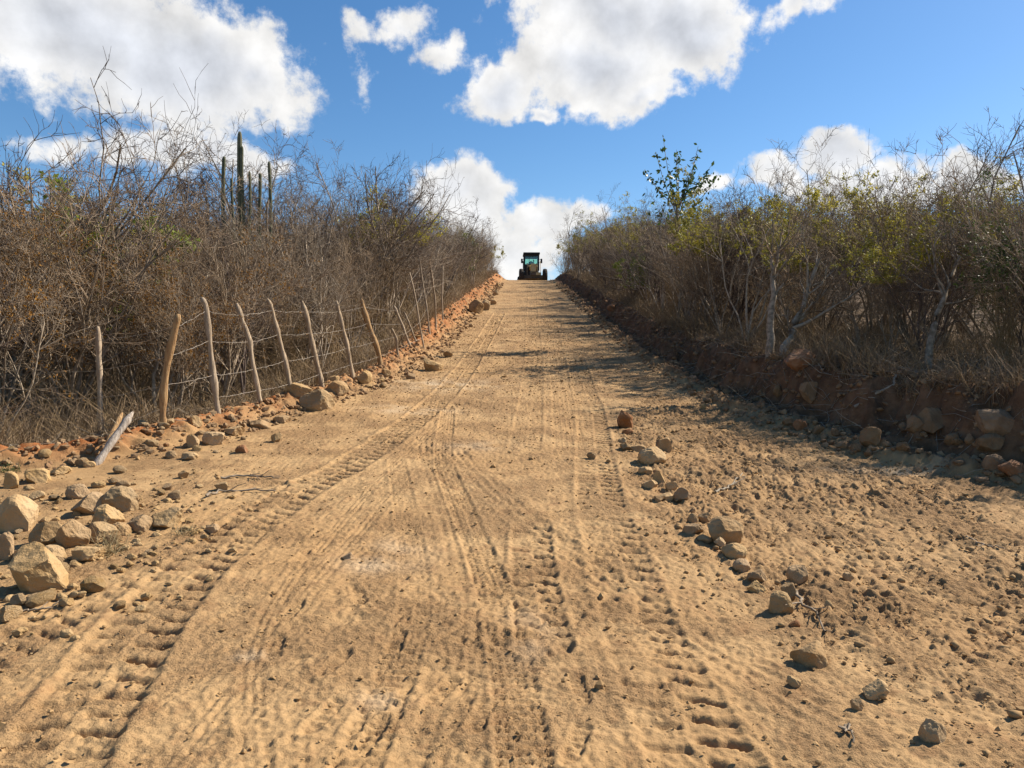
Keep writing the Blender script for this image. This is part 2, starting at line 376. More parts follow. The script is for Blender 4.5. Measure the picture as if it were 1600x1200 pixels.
M_ROCK = mat('rock_tan', (0.357, 0.237, 0.120), (0.425, 0.302, 0.172), 4, .95, .12, .03, 14, rnd=.16)
M_ROCKG = mat('rock_grey', (0.280, 0.182, 0.097), (0.381, 0.270, 0.160), 4, .95, .12, .03, 14, rnd=.16)
M_ROCK_SHADE = mat('rock_shaded', (0.192, 0.120, 0.066), (0.252, 0.168, 0.099), 6, .95, .15, .012, 26, rnd=.15)  # rock colour darkened and warmed to paint in the right bank's shade
M_ROCKR = mat('rock_red', (0.238, 0.112, 0.053), (0.304, 0.172, 0.099), 7, .9, .2, .012, 22, rnd=.12)
M_STEM = mat('bark_grey', (0.307, 0.246, 0.183), (0.144, 0.111, 0.076), 14, .9, .2, rnd=.25)
M_TWIG = mat('twig_brown', (0.290, 0.216, 0.145), (0.160, 0.115, 0.075), 5, .9, .15, rnd=.28)
M_TWIGT = mat('twig_tan', (0.309, 0.221, 0.121), (0.199, 0.133, 0.070), 5, .9, .15, rnd=.22)
M_TWIGD = mat('twig_dark', (0.138, 0.103, 0.083), (0.083, 0.062, 0.052), 5, .9, .15, rnd=.2)
M_BONE = mat('bark_ash', (0.419, 0.352, 0.270), (0.270, 0.209, 0.150), 12, .9, .2, rnd=.2)
M_PALE = mat('bark_pale', (0.302, 0.259, 0.194), (0.194, 0.151, 0.108), 10, .9, .2, .006, 30)
M_LRUST = mat('leaf_rust', (.30, .155, .035), (.20, .095, .025), 6, .7, .2, rnd=.2, trans=.3)
M_LYEL = mat('leaf_yellow_green', (.40, .34, .05), (.22, .21, .04), 3, .6, .3, rnd=.22, trans=.35)
M_LGRN = mat('leaf_green', (0.042, 0.072, 0.018), (0.072, 0.108, 0.024), 3, .5, .35, rnd=.15, trans=.3)
M_LBRT = mat('leaf_bright_green', (0.240, 0.288, 0.032), (0.160, 0.216, 0.024), 3, .6, .3, trans=.4)
M_POST = mat('post_wood', (0.433, 0.342, 0.245), (0.270, 0.205, 0.143), 5, .92, .15, .02, 9, rnd=.18, stretch=(9, 9, .7))
M_POSTO = mat('post_wood_orange', (0.416, 0.272, 0.136), (0.288, 0.168, 0.080), 5, .92, .15, .02, 9, stretch=(9, 9, .7))
M_POSTW = mat('post_wood_bleached', (0.510, 0.442, 0.365), (0.255, 0.204, 0.162), 7, .9, .2, .008, 30, stretch=(8, 8, .7))
M_WIRE = mat('wire_galvanised', (0.361, 0.323, 0.275), (0.228, 0.180, 0.133), 20, .5, .5, metal=.4)

# ------------------------------------------------------------------ woody plants
def unit(v): return v/np.maximum(np.linalg.norm(v, axis=-1, keepdims=True), 1e-9)
def grow(start, d, L, r0, r1, nseg, wig, up, rg):
    """a batch of wiggling branches: returns points (n, nseg+1, 3), radii (n, nseg+1)"""
    n = len(start); P = np.zeros((n, nseg+1, 3)); P[:, 0] = start; d = unit(d)
    for k in range(nseg):
        d = unit(d + wig*rg.normal(size=(n, 3)) + np.array([0, 0, up]))
        P[:, k+1] = P[:, k] + d*(L/nseg)[:, None]
    t = np.linspace(0, 1, nseg+1)[None]
    return P, r0[:, None]*(1-t) + r1[:, None]*t
def spawn(P, Rr, per, tmin, ang, lenf, L, rg, tmax=1.0, rf=.6):
    n, m, _ = P.shape; idx = np.repeat(np.arange(n), per)
    t = (tmin + (tmax-tmin)*rg.random(len(idx)))*(m-1); k = np.minimum(t.astype(int), m-2); f = (t-k)[:, None]
    s = P[idx, k]*(1-f) + P[idx, k+1]*f; d = unit(P[idx, k+1]-P[idx, k])
    side = unit(np.cross(d, rg.normal(size=(len(idx), 3))))
    a = ang*(.6+.8*rg.random(len(idx)))[:, None]
    nd = d*np.cos(a) + side*np.sin(a)
    r = (Rr[idx, k]*(1-f[:, 0]) + Rr[idx, k+1]*f[:, 0])*rf
    l = L[idx]*lenf*(.5+.8*rg.random(len(idx)))*(1.15-.55*t/(m-1))
    return s, nd, l, r
def tubes(batches, sides=3):
    Vs = []; Fs = []; o = 0
    for P, Rr in batches:
        n, m, _ = P.shape
        T = np.gradient(P, axis=1); T = unit(T)
        ref = np.where(np.abs(T[..., 2:3]) > .9, np.array([1., 0, 0]), np.array([0, 0, 1.]))
        A = unit(np.cross(T, ref)); B = np.cross(T, A)
        th = np.arange(sides)*2*math.pi/sides
        ring = P[:, :, None] + Rr[:, :, None, None]*(A[:, :, None]*np.cos(th)[None, None, :, None] + B[:, :, None]*np.sin(th)[None, None, :, None])
        Vs.append(ring.reshape(-1, 3))
        i = np.arange(n)[:, None, None]; k = np.arange(m-1)[None, :, None]; s = np.arange(sides)[None, None, :]
        b = o + (i*m+k)*sides; s2 = (s+1) % sides
        Fs.append(np.stack([b+s, b+s2, b+s2+sides, b+s+sides], -1).reshape(-1, 4)); o += n*m*sides
    return np.concatenate(Vs), np.concatenate(Fs)
def leaf_quads(P, size, rg, droop=.2, asp=.5):
    n = len(P); d = unit(rg.normal(size=(n, 3)) + np.array([0, 0, -droop])); s = unit(np.cross(d, rg.normal(size=(n, 3))))
    l = size*(.6+.8*rg.random(n))[:, None]; w = l*asp*.5
    c = P + d*l*.5
    V = np.stack([P, c+s*w, P+d*l, c-s*w], 1).reshape(-1, 3)
    return V, np.arange(n*4).reshape(-1, 4)
def plant(seed, H_=3.5, stems=6, spread=.45, per=(7, 6, 5), r0=.022, leaf=None, nleaf=0, lsize=.05, lzone=(.3, 1.), up=.05,
          wig=.13, len1=.5, tw=.0035, stem_len=.85, tmin=.25, lfade=0):
    rg = np.random.default_rng(seed)
    a = rg.random(stems)*2*math.pi; tilt = spread*(.25+rg.random(stems))
    d = np.stack([np.cos(a)*np.sin(tilt), np.sin(a)*np.sin(tilt), np.cos(tilt)], 1)
    st = np.stack([np.cos(a), np.sin(a), np.zeros(stems)], 1)*.06*rg.random(stems)[:, None]; st[:, 2] = -.08
    L = H_*stem_len*(.65+.45*rg.random(stems))
    P0, R0 = grow(st, d, L, np.full(stems, r0)*(.7+.6*rg.random(stems)), np.full(stems, r0*.25), 9, wig*.8, up*.6, rg)
    s, nd, l, r = spawn(P0, R0, per[0], tmin, .65, len1, L, rg); P1, R1 = grow(s, nd, l, r, r*.35, 6, wig, up, rg)
    s, nd, l2, r = spawn(P1, R1, per[1], .15, .7, .55, l, rg); r = np.maximum(r, tw); P2, R2 = grow(s, nd, l2, r, r*.5, 4, wig*1.2, up*.6, rg)
    s, nd, l3, r = spawn(P2, R2, per[2], .1, .75, .6, l2, rg); r = np.maximum(r*.8, tw*.8); P3, R3 = grow(s, nd, l3, r, r*.5, 3, wig*1.3, up*.3, rg)
    out = {}
    V, Fq = tubes([(P0, R0)], 5); V1, F1 = tubes([(P1, R1)], 4)
    out['stems'] = mesh_np('stems', np.concatenate([V, V1]), np.concatenate([Fq, F1+len(V)]))
    out['twigs'] = mesh_np('twigs', *tubes([(P2, R2), (P3, R3)], 3))
    if nleaf:
        cand = np.concatenate([P3[:, 1:].reshape(-1, 3), P2[:, 2:].reshape(-1, 3)])
        h = cand[:, 2]/H_; ok = (h > lzone[0]) & (h < lzone[1]*1.15)
        cl = perlin(cand[:, 0]*1.6+seed, cand[:, 1]*1.6 + cand[:, 2]*1.3) > -.12
        cand = cand[ok & cl]
        if len(cand):
            pick = cand[rg.integers(0, len(cand), nleaf)] + rg.normal(size=(nleaf, 3))*.02
            out['leaves'] = mesh_np('leaves', *leaf_quads(pick, lsize, rg), smooth=False)
            out['leaves'].materials.append(leaf)
    return out
def inst(parts, name, loc, rz, sc, mats=(None, None), tilt=(0, 0)):
    """one shrub: an Empty with its stems, twigs and leaves below it"""
    o = empty(name, loc, rz); o.scale = sc; o.rotation_euler = (tilt[0], tilt[1], rz)
    for k, me in parts.items():
        c = bpy.data.objects.new(k, me); C.objects.link(c); c.parent = o
    return o
def protos():
    K = {}
    def mk(key, n, ms, mt, **kw):
        L = []
        for i in range(n):
            p = plant(hash_seed(key)+i, **kw); p['stems'].materials.append(ms); p['twigs'].materials.append(mt); L.append(p)
        K[key] = L
    def hash_seed(k): return sum(ord(c)*(i+3) for i, c in enumerate(k))*10
    mk('bare', 5, M_STEM, M_TWIG, H_=3.6, stems=8, spread=.40, per=(8, 5, 4), tw=.0042, wig=.15, r0=.024, up=.09)
    mk('ash', 4, M_BONE, M_STEM, H_=3.6, stems=6, spread=.46, per=(8, 5, 4), tw=.0042, wig=.18, r0=.026, up=.06)
    mk('dark', 3, M_TWIGD, M_TWIGD, H_=3.6, stems=6, spread=.5, per=(7, 5, 4), tw=.0044, wig=.18, r0=.03)
    mk('thin', 4, M_TWIGT, M_TWIGT, H_=2.5, stems=16, spread=.30, per=(6, 5, 3), r0=.010, wig=.09, up=.09, tmin=.15, len1=.42, tw=.003)
    mk('rust', 3, M_STEM, M_TWIG, H_=3.0, stems=7, spread=.6, per=(8, 7, 5), leaf=M_LRUST, nleaf=3000, lsize=.035, lzone=(.1, .95))
    mk('yellow', 3, M_STEM, M_TWIG, H_=3.8, stems=6, spread=.45, per=(8, 6, 4), leaf=M_LYEL, nleaf=5200, lsize=.06, lzone=(.55, 1.))
    mk('bright', 1, M_TWIGT, M_TWIGT, H_=2.2, stems=8, spread=.5, per=(6, 5, 4), leaf=M_LBRT, nleaf=4200, lsize=.07, lzone=(.3, 1.), r0=.014)
    mk('green', 1, M_TWIGD, M_TWIGD, H_=3.6, stems=8, spread=.4, per=(8, 6, 4), leaf=M_LGRN, nleaf=7000, lsize=.05, lzone=(.0, 1.))
    mk('tall', 5, M_STEM, M_TWIGD, H_=4.8, stems=4, spread=.42, per=(8, 6, 4), r0=.04, wig=.19, len1=.42, tmin=.3, up=.02, tw=.005)
    return K
K = protos()
TOPS = {k: [max(max(v.co.z for v in p['twigs'].vertices), 1) for p in L] for k, L in K.items() if k in ('tall', 'yellow', 'bright', 'green')}
def put(kind, i, x, y, h, rz, label, cat, group=None, name=None, tilt=(0, 0), wide=1., fit=False):
    nom = {'bare': 3.6, 'ash': 3.6, 'dark': 3.6, 'thin': 2.5, 'rust': 3.0, 'yellow': 3.8, 'bright': 2.2, 'green': 3.6, 'tall': 4.8}[kind]
    if fit: nom = TOPS[kind][i % len(K[kind])]
    s = h/nom
    o = inst(K[kind][i % len(K[kind])], name or {'tall': 'bare_tree'}.get(kind, 'shrub'), (x, y, H(x, y)), rz, (s*wide, s*wide, s), tilt=tilt)
    return tag(o, label, cat, group)

def thicket():
    rg = random.Random(5); n = 0
    zoneL = lambda y: 'behind the near fence posts' if y < 12 else ('beside the middle climb' if y < 30 else 'near the crest')
    zoneR = lambda y: 'above the near shaded bank' if y < 12 else ('halfway up the hill' if y < 30 else 'near the crest')
    what = {'bare': 'leafless reddish-brown shrub', 'ash': 'leafless shrub with pale ash-grey branches', 'dark': 'leafless shrub with dark branches', 'thin': 'straw-brown thin-stemmed shrub', 'rust': 'shrub with rusty dead leaves',
            'yellow': 'shrub with yellow-green leafy top', 'tall': 'tall bare dark tree'}
    LAND = [[30, 'at the far left edge behind the lowest wires', 1], [100, 'between the left edge and the short upright post', 1], [165, 'directly behind the short upright fence post', 1],
            [230, 'behind the orange-brown nearest post', 1], [300, 'just right of the orange-brown nearest post', 1], [365, 'behind the third fence post of the row', 1], [430, 'behind the large rounded boulder and fence', 1],
            [500, 'behind the middle posts of the fence', 1], [570, 'behind the bent orange fence post', 1], [630, 'behind the three thin close fence posts', 1],
            [1050, 'under the leafy sapling on the bank edge', 1], [1120, 'on the bank left of the dark upright trunk', 1], [1190, 'beside the dark upright trunk', 1], [1250, 'behind the reddish boulder on the bank', 1],
            [1320, 'on the bank above the hanging pale root', 1], [1390, 'on the bank above the tiny bright stone', 1], [1460, 'on the bank above the large angular block', 1], [1530, 'on the bank left of the dark green shrub', 1], [1590, 'at the right edge above the long pale boulder', 1]]
    for side in (-1, 1):
        y = 6.4 if side < 0 else 6.6
        depth_rows = [.75 if side < 0 else .9, 1.5, 2.7, 4.1, 5.8, 7.8, 10.5, 14]
        for ri, e in enumerate(depth_rows):
            y = 7.9 if side < 0 else 6.2
            while y < 66:
                sp = (.85 + .16*e)*(1 + max(0, y-14)*.032)
                yy = y + rg.uniform(-.3, .3)*sp; y += sp
                ee = e + rg.uniform(-.35, .45)*(1 if ri else .35) - (.55 if side > 0 and yy > 16 and ri < 2 else 0)
                x = (float(XL(yy)) - .75 - ee) if side < 0 else (float(XR(yy)) + 1.35 + ee)
                if abs(x)/yy > .86 or yy < 3: continue
                if side < 0 and yy < 10.5 and ri == 0: x -= .5; 
                if side < 0 and abs(x/yy + .559) < .06 and yy < 9.8: continue
                if ri >= 5 and yy > 38: continue
                u = rg.random()
                if side < 0:
                    k = 'rust' if (x/yy < -.40 and u < .72 and yy < 16) else ('tall' if (ri >= 3 and u < .45) else ('yellow' if (u > .965 and yy > 18) else ('thin' if ri == 0 and u < .3 else 'bare')))
                else:
                    k = 'thin' if (ri <= 1 and u < .30) else ('yellow' if (u > (.56 if ri >= 2 else .88)) else ('tall' if (ri >= 3 and u < .12) else 'bare'))
                if k == 'bare': k = rg.choice(['bare', 'bare', 'ash', 'ash', 'dark'])
                h = {'ash': rg.uniform(2.9, 4.2), 'dark': rg.uniform(3.0, 4.2), 'bare': rg.uniform(3.0, 4.1), 'thin': rg.uniform(2.0, 2.9), 'rust': rg.uniform(2.6, 3.3), 'yellow': rg.uniform(3.2, 4.1), 'tall': rg.uniform(4.2, 5.7)}[k]
                if side > 0: h *= (.80 if k == 'yellow' else .9) if yy < 15 else 1.02
                if ri == 0: h *= .86
                if side < 0 and yy < 26 and ri > 0: h *= 1.04
                if side > 0 and yy < 14 and ri <= 1: h *= .82; x += .5
                if yy < 9: h *= .92
                zs = zoneL(yy) if side < 0 else zoneR(yy)
                sd = 'left of the road' if side < 0 else 'right of the road'
                t = (rg.uniform(-.08, .08), rg.uniform(-.05, .12)*side*-1)
                lab = f"{what[k]} {sd} {zs}"; gr = f"{what[k].replace('shrub', 'shrubs').replace('tree', 'trees')} {sd} {zs}"
                if ri <= 1 and yy < 19:
                    ppx = 800+F*x/yy
                    for lm in LAND:
                        if lm[2] and abs(ppx-lm[0]) < 34 and (ppx < 800) == (lm[0] < 800):
                            lm[2] = 0; lab = f"{what[k]} {lm[1]}"; gr = None; break
                put(k, rg.randrange(9), x, yy, h, rg.uniform(0, 6.28), lab, 'tree' if k == 'tall' else 'shrub',
                    gr, tilt=t)
                n += 1
    print('thicket plants', n)
thicket()

# special plants
x, y = 7.0, 9.6
put('tall', 4, 9.35, 13.2, 5.0, 1.0, 'tall bare tree cut by the right edge of the photo, highest branches on that side', 'tree', fit=True)

SKYLINE = [(45, 122, 13, 'tall crooked leafless tree at the far left, highest above the left thicket'), (105, 235, 14.5, 'bare skyline tree between the crooked far-left tree and the forked one'), (160, 196, 15.5, 'bare tree forking above the yellow-green bush at left'),
  (205, 212, 16.5, 'bare skyline tree right of the forked tree'), (255, 215, 15, 'bare skyline tree above the nearest orange-brown fence post'), (305, 215, 17, 'bare skyline tree left of the columnar cactus, above the second post'), (350, 215, 18.6, 'bare skyline tree just left of the columnar cactus stems'), (400, 185, 19.5, 'bare tree just behind the columnar cactus'), (445, 190, 18, 'bare tree directly right of the columnar cactus'),
  (500, 225, 18.5, 'bare skyline tree above the middle fence posts'), (550, 235, 20, 'bare skyline tree above the seventh fence post'), (600, 238, 21.5, 'bare skyline tree above the bent orange fence post'), (640, 262, 24, 'bare skyline tree above the thin close fence posts'), (690, 300, 30, 'bare skyline tree beside the white cloud left of the grader'), (738, 318, 37, 'bare rounded treetop standing out over the left thicket before the white cloud'),
  (1545, 215, 13.5, 'bare tree with upright twigs left of the right-edge tree'), (1160, 285, 19, 'bare skyline tree right of the leafy sapling'), (965, 290, 34, 'bare skyline tree left of the leafy sapling'), (1240, 270, 17, 'bare skyline tree above the pale leaning trunk'), (1430, 285, 16, 'bare skyline tree amid yellow-green tops at right'), (25, 190, 12, 'bare skyline tree by the left edge, lower than the crooked tree'), (75, 230, 13.2, 'bare skyline tree under the crooked far-left tree'), (475, 240, 16.5, 'bare skyline tree right of the cactus over a gap of blue sky'), (1110, 300, 22, 'bare skyline tree just right of the sapling crown'), (905, 312, 44, 'bare skyline tree nearest the grader on the right')]
for i, (px, row, d, lb) in enumerate(SKYLINE):
    X = (px-800)/F*d; h = at(px, row, d).z - H(X, d)
    put('tall', i, X, d, h*1.02, i*1.9, lb or ('bare tree poking above the skyline of the %s thicket' % ('left' if px < 800 else 'right')), 'tree', None if lb else 'bare trees on the %s skyline' % ('left' if px < 800 else 'right'), wide=.85, fit=True)
put('green', 0, 6.95, 10.0, 2.6, .5, 'dense dark green leafy shrub at the right edge above the bank', 'shrub')
put('bright', 0, 4.9, 27.5, 2.0, .3, 'small bright yellow-green shrub low on the right edge near the grader', 'shrub')
put('bright', 0, -2.7, 42, 2.6, 1.3, 'small yellow-green shrub on the left verge near the crest', 'shrub')
put('yellow', 0, -9.6, 16.2, 4.3, 2.0, 'round yellow-green leafy bush in the left thicket under the clouds', 'shrub', wide=1.2)
put('bright', 0, -8.3, 13.2, 3.9, 4.0, 'broad yellow-green bush on top of the thicket at far left', 'shrub', wide=1.15, fit=True)

# leafy sapling standing over the right-hand thicket
def sapling():
    bx, by = 4.72, 21.0; z0 = H(bx, by); rg = np.random.default_rng(5)
    o = empty('sapling', (bx, by, z0)); o.scale = (1.16,)*3; tag(o, 'slender pale-stemmed sapling with large dark green leaves against the sky', 'tree')
    top = 4.95
    tr = np.array([[0, 0, -.1], [.05, 0, .8], [.1, 0, 1.5], [.02, 0, 2.2], [-.1, 0, 3.0]])
    trP = tr[None]; trR = np.array([[.035, .032, .03, .026, .02]])
    tips = [(-.80, 3.8), (-.60, 4.1), (-.42, 4.5), (-.15, 4.1), (.05, 4.2), (.35, 4.0), (.55, 4.4), (.85, 3.9), (.95, 3.6), (-.3, 3.6), (.15, 3.5), (.7, 3.55)]
    B = []
    for i, (tx, tz) in enumerate(tips):
        s = tr[3] + (tr[4]-tr[3])*rg.random(); e = np.array([tx, rg.uniform(-.4, .4), tz])
        m = (s+e)/2 + np.array([tx*.1, 0, -.12]); t = np.linspace(0, 1, 7)[:, None]
        B.append((1-t)**2*s + 2*t*(1-t)*m + t*t*e)
    B = np.array(B); BR = np.tile(np.linspace(.013, .004, 7), (len(B), 1))
    V, Fq = tubes([(trP, trR)], 7); V1, F1 = tubes([(B, BR)], 4)
    add('trunk', mesh_np('trunk', V, Fq), M_PALE, o); add('branches', mesh_np('branches', V1, F1), M_PALE, o)
    c = []
    for b in B:
        n = 46
        t = rg.random(n)*4.2+1.8; k = np.minimum(t.astype(int), 5); f = (t-k)[:, None]
        c.append(b[k]*(1-f)+b[k+1]*f + rg.normal(size=(n, 3))*.035)
    low = np.array([-.12, 0, 2.75]) + rg.normal(size=(110, 3))*np.array([.24, .2, .22]); c.append(low)
    P = np.concatenate(c)
    add('leaves', mesh_np('leaves', *leaf_quads(P, .115, rg, .5, .5), smooth=False), M_LGRN, o)
sapling()

# pale forked trunk and its dark neighbour on the right-hand bank
def trunk_tree(label, pxs, d, r, m, seed, nb=7):
    base = at(*pxs[0], d); x0, y0 = base.x, d; z0 = H(x0, y0); rg = np.random.default_rng(seed)
    o = empty('bare_tree', (x0, y0, z0)); tag(o, label, 'tree')
    B = []; Rr = []
    pts = np.array([list(at(*p, d + .12*i) - Vector((x0, y0, z0))) for i, p in enumerate(pxs)]); pts[0, 2] = -.1
    t = np.linspace(0, len(pts)-1, 12); P = np.stack([np.interp(t, range(len(pts)), pts[:, k]) for k in range(3)], 1)
    P[1:-1] += rg.normal(size=(10, 3))*.012
    B = P[None]; Rr = (r*np.linspace(1.15, .35, 12))[None]
    add('trunk', mesh_np('trunk', *tubes([(B, Rr)], 8)), m, o)
    L = np.array([1.9])
    s, nd, l, rr = spawn(B, Rr, nb, .35, .6, .7, L, rg); P1, R1 = grow(s, nd, l, rr, rr*.35, 7, .14, .1, rg)
    s, nd, l2, rr = spawn(P1, R1, 7, .2, .7, .5, l, rg); P2, R2 = grow(s, nd, l2, np.maximum(rr, .004), np.maximum(rr*.4, .003), 4, .16, .03, rg)
    s, nd, l3, rr = spawn(P2, R2, 5, .1, .7, .6, l2, rg); P3, R3 = grow(s, nd, l3, np.maximum(rr*.7, .0035), np.full(len(s), .002), 3, .16, 0, rg)
    add('branches', mesh_np('branches', *tubes([(P1, R1)], 5)), m, o)
    add('twigs', mesh_np('twigs', *tubes([(P2, R2), (P3, R3)], 3)), M_TWIG, o)
trunk_tree('pale grey trunk leaning right, growing from the bank edge beside the reddish boulder', [(1222, 578), (1226, 545), (1240, 510), (1255, 475), (1280, 405)], 12.2, .075, M_PALE, 3, 9)
trunk_tree('thick dark upright trunk just left of the pale leaning trunk', [(1203, 560), (1204, 500), (1208, 440), (1206, 400)], 12.6, .07, M_STEM, 4, 7)
trunk_tree('slanting dark trunk in the brush above the right-hand bank', [(1448, 560), (1458, 510), (1480, 455), (1500, 400)], 10.2, .05, M_STEM, 6, 8)
trunk_tree('pale thin tree with forked branches behind the bent fence posts', [(248, 640), (240, 590), (247, 550), (245, 500), (225, 430)], 10.6, .025, M_PALE, 8, 9)
trunk_tree('thin dark many-branched tree at lower left behind the wires', [(40, 690), (42, 640), (55, 590), (75, 540), (100, 470)], 9.6, .03, M_STEM, 9, 9)

# columnar cactus
def cactus():
    d = 16.6; cols = [(375, 205, .046), (349, 244, .036), (405, 270, .032), (389, 267, .026), (421, 252, .030), (363, 278, .026), (379, 228, .03)]
    b = at(378, 330, d); x0 = b.x; z0 = H(x0, d)
    o = empty('columnar_cactus', (x0, d, z0)); tag(o, 'tall columnar cactus of dark ribbed stems standing against the clouds', 'cactus')
    mt = mat('cactus_skin', (0.096, 0.102, 0.057), (0.168, 0.158, 0.095), 5, .8, .3, .01, 20)
    rg = np.random.default_rng(2)
    for i, (px, py, r) in enumerate(cols):
        tp = at(px, py, d + rg.uniform(-.3, .3)) - Vector((x0, d, z0)); h = tp.z
        sx = 0 if i == 0 else tp.x*.35
        z = np.concatenate([np.linspace(0, .97, 26), [.98, .987, .993, .997, 1.]]); n = len(z); V = []; nr = 32
        z1 = -.1 if i == 0 else h*.35
        for q in z:
            e = min(1, q*8) ; cx = sx + (tp.x-sx)*min(1, e*1.0); zz = z1 + (h-z1)*q
            rr = r*(1 - .06*math.sin(q*40)**8)*(1 if q < .97 else math.sqrt(max(0, 1-((q-.97)/.03)**2))*.98+.02)
            for a in range(nr):
                th = a/nr*2*math.pi; k = rr*(1 + .22*math.cos(th*8))
                V.append((cx + k*math.cos(th) + .02*math.sin(q*6+i), tp.y + k*math.sin(th), zz))
        Fq = [(j*nr+a, j*nr+(a+1) % nr, (j+1)*nr+(a+1) % nr, (j+1)*nr+a) for j in range(n-1) for a in range(nr)]
        add('stem', mesh_np('stem', V, Fq), mt, o)
cactus()

# ------------------------------------------------------------------ undergrowth and dry grass: uncountable
def undergrowth():
    rg = np.random.default_rng(9); N = 60000
    u = rg.random(N); y = 6.0*(62/6.0)**u; side = np.where(rg.random(N) < .5, -1, 1)
    e = rg.random(N)**1.6*(4.5+.04*y)
    x = np.where(side < 0, XL(y)-.55-e, XR(y)+.95+e)
    ok = (np.abs(x)/y < .85)
    x, y, side = x[ok], y[ok], side[ok]; n = len(x); z = base_h(x, y)
    h = (.25+.75*rg.random(n)**1.5)*np.where(side > 0, .85, .95)*np.clip(.55+.6*perlin(x*.8, y*.8, 91), .3, 1.2)
    a = rg.random(n)*6.283; lean = rg.normal(size=(n, 2))*.55
    w = .0024 + .0024*rg.random(n) + .00010*y
    K_ = 4; t = np.linspace(0, 1, K_)
    P = np.stack([x[:, None] + lean[:, :1]*h[:, None]*t**1.5, y[:, None] + lean[:, 1:]*h[:, None]*t**1.5, z[:, None]-.03 + h[:, None]*t], -1)
    P[:, 1:] += rg.normal(size=(n, K_-1, 3))*.03
    R_ = w[:, None]*(1-.75*t)[None]
    sel = rg.random(n)
    for lo, hi, mt, nm, lb in ((0, .55, M_TWIGT, 'dry_grass', 'straw-coloured dry stems and grass along both verges under the shrubs'), (.55, 1, M_TWIG, 'undergrowth', 'tangle of fine brown twigs and brush under the shrubs along the verges')):
        m = (sel >= lo) & (sel < hi)
        o = add(nm, mesh_np(nm, *tubes([(P[m], R_[m])], 3)), mt); tag(o, lb, 'grass' if nm == 'dry_grass' else 'brush', kind='stuff')
    # fallen twigs and roots hanging over the banks
    n = 2600; y = 6.5*(50/6.5)**rg.random(n); sd_ = rg.random(n) < .45
    x = np.where(sd_, XL(y)-.3-rg.random(n)*2.2, XR(y)+.25+rg.random(n)*2.2)
    L = .15+.6*rg.random(n); d = rg.normal(size=(n, 3)); d[:, 2] *= .15
    P, R_ = grow(np.stack([x, y, base_h(x, y)+.02], 1), d, L, .003+.004*rg.random(n), np.full(n, .002), 4, .2, 0, rg)
    P[..., 2] = np.maximum(P[..., 2], base_h(P[..., 0], P[..., 1])+.005)
    o = add('fallen_twigs', mesh_np('fallen_twigs', *tubes([(P, R_)], 3)), M_PALE); tag(o, 'litter of broken pale twigs and roots on the banks', 'twigs', kind='stuff')
undergrowth()
def far_wood():
    """the thicket running on behind, reads as one mass over the hillside"""
    rg = np.random.default_rng(19); Bs = []
    n = 1500; y = 14+66*rg.random(n); s = np.where(rg.random(n) < .5, -1, 1); e = 9+26*rg.random(n)
    x = np.where(s < 0, XL(y)-.8-e, XR(y)+1.4+e); k = np.abs(x)/y < .85; x, y = x[k], y[k]; n = len(x)
    hh = 2.6+1.0*rg.random(n)
    st = np.stack([x, y, base_h(x, y)], 1); d = rg.normal(size=(n, 3))*.2; d[:, 2] = 1
    P0, R0 = grow(st, d, hh, np.full(n, .03), np.full(n, .01), 5, .12, .05, rg)
    s_, nd, l, r = spawn(P0, R0, 9, .15, .7, .4, hh, rg); P1, R1 = grow(s_, nd, l, np.full(len(s_), .012), np.full(len(s_), .006), 3, .15, .05, rg)
    s_, nd, l, r = spawn(P1, R1, 5, .1, .7, .6, l, rg); P2, R2 = grow(s_, nd, l, np.full(len(s_), .009), np.full(len(s_), .004), 2, .15, .05, rg)
    o = add('distant_thicket', mesh_np('distant_thicket', *tubes([(P0, R0), (P1, R1), (P2, R2)], 3)), M_TWIG)
    tag(o, 'far mass of leafless brown brush covering the hillside behind', 'thicket', kind='stuff')
far_wood()

# ------------------------------------------------------------------ rocks
def ico(sub):
    bm = bmesh.new(); bmesh.ops.create_icosphere(bm, subdivisions=sub, radius=1)
    V = np.array([v.co[:] for v in bm.verts]); Fq = np.array([[v.index for v in f.verts] for f in bm.faces]); bm.free(); return V, Fq
ICO = {1: ico(1), 2: ico(2), 4: ico(4), 5: ico(5)}
def rock_np(seed, sub=4, planes=12, sharp=.62):
    rg = np.random.default_rng(seed); V, Fq = ICO[sub]; V = V.copy()
    for _ in range(planes):
        n = unit(rg.normal(size=3)); o = sharp - .10 + .30*rg.random(); dd = V@n - o
        V -= np.outer(np.maximum(dd, 0)*.98, n)
    if sub > 2:
        nz = perlin(V[:, 0]*2.2+seed, V[:, 1]*2.2+V[:, 2]*1.7) ; n2 = perlin(V[:, 0]*6+V[:, 2]*5, V[:, 1]*6-seed)
        n3 = perlin(V[:, 0]*14+V[:, 2]*11, V[:, 1]*14-seed-V[:, 2]*5)
        V = V*(1 + .05*nz + .038*n2 + .024*n3 - .05*np.clip(.12-np.abs(nz-.05), 0, 1)*4*(seed % 2))[:, None]
    V -= (V.max(0)+V.min(0))/2; V /= (V.max(0)-V.min(0)); return V, Fq       # unit box
def rock(px, py, w, h, label, m=None, seed=None, group=None, depth=.8, sharp=.62, lift=0, rz=0):
    """px, py: where it meets the ground in the photo; w, h: its size there"""
    X, Y = pix(px, py - h*.10); s = Y/F; W = w*s; Hh = h*s*1.28
    V, Fq = rock_np(seed if seed is not None else int(px*7+py), sharp=sharp); V = V*np.array([W, W*depth, Hh]); V[:, 2] += Hh*.5
    me = mesh_np('rock', V, Fq, smooth=False)
    z = H(X, Y+W*depth*.35)
    o = add('rock', me, m or M_ROCK, None, (X, Y+W*depth*.4, z - Hh*.24 + lift)); o.rotation_euler = (0, 0, rz)
    return tag(o, label, 'rock', group)
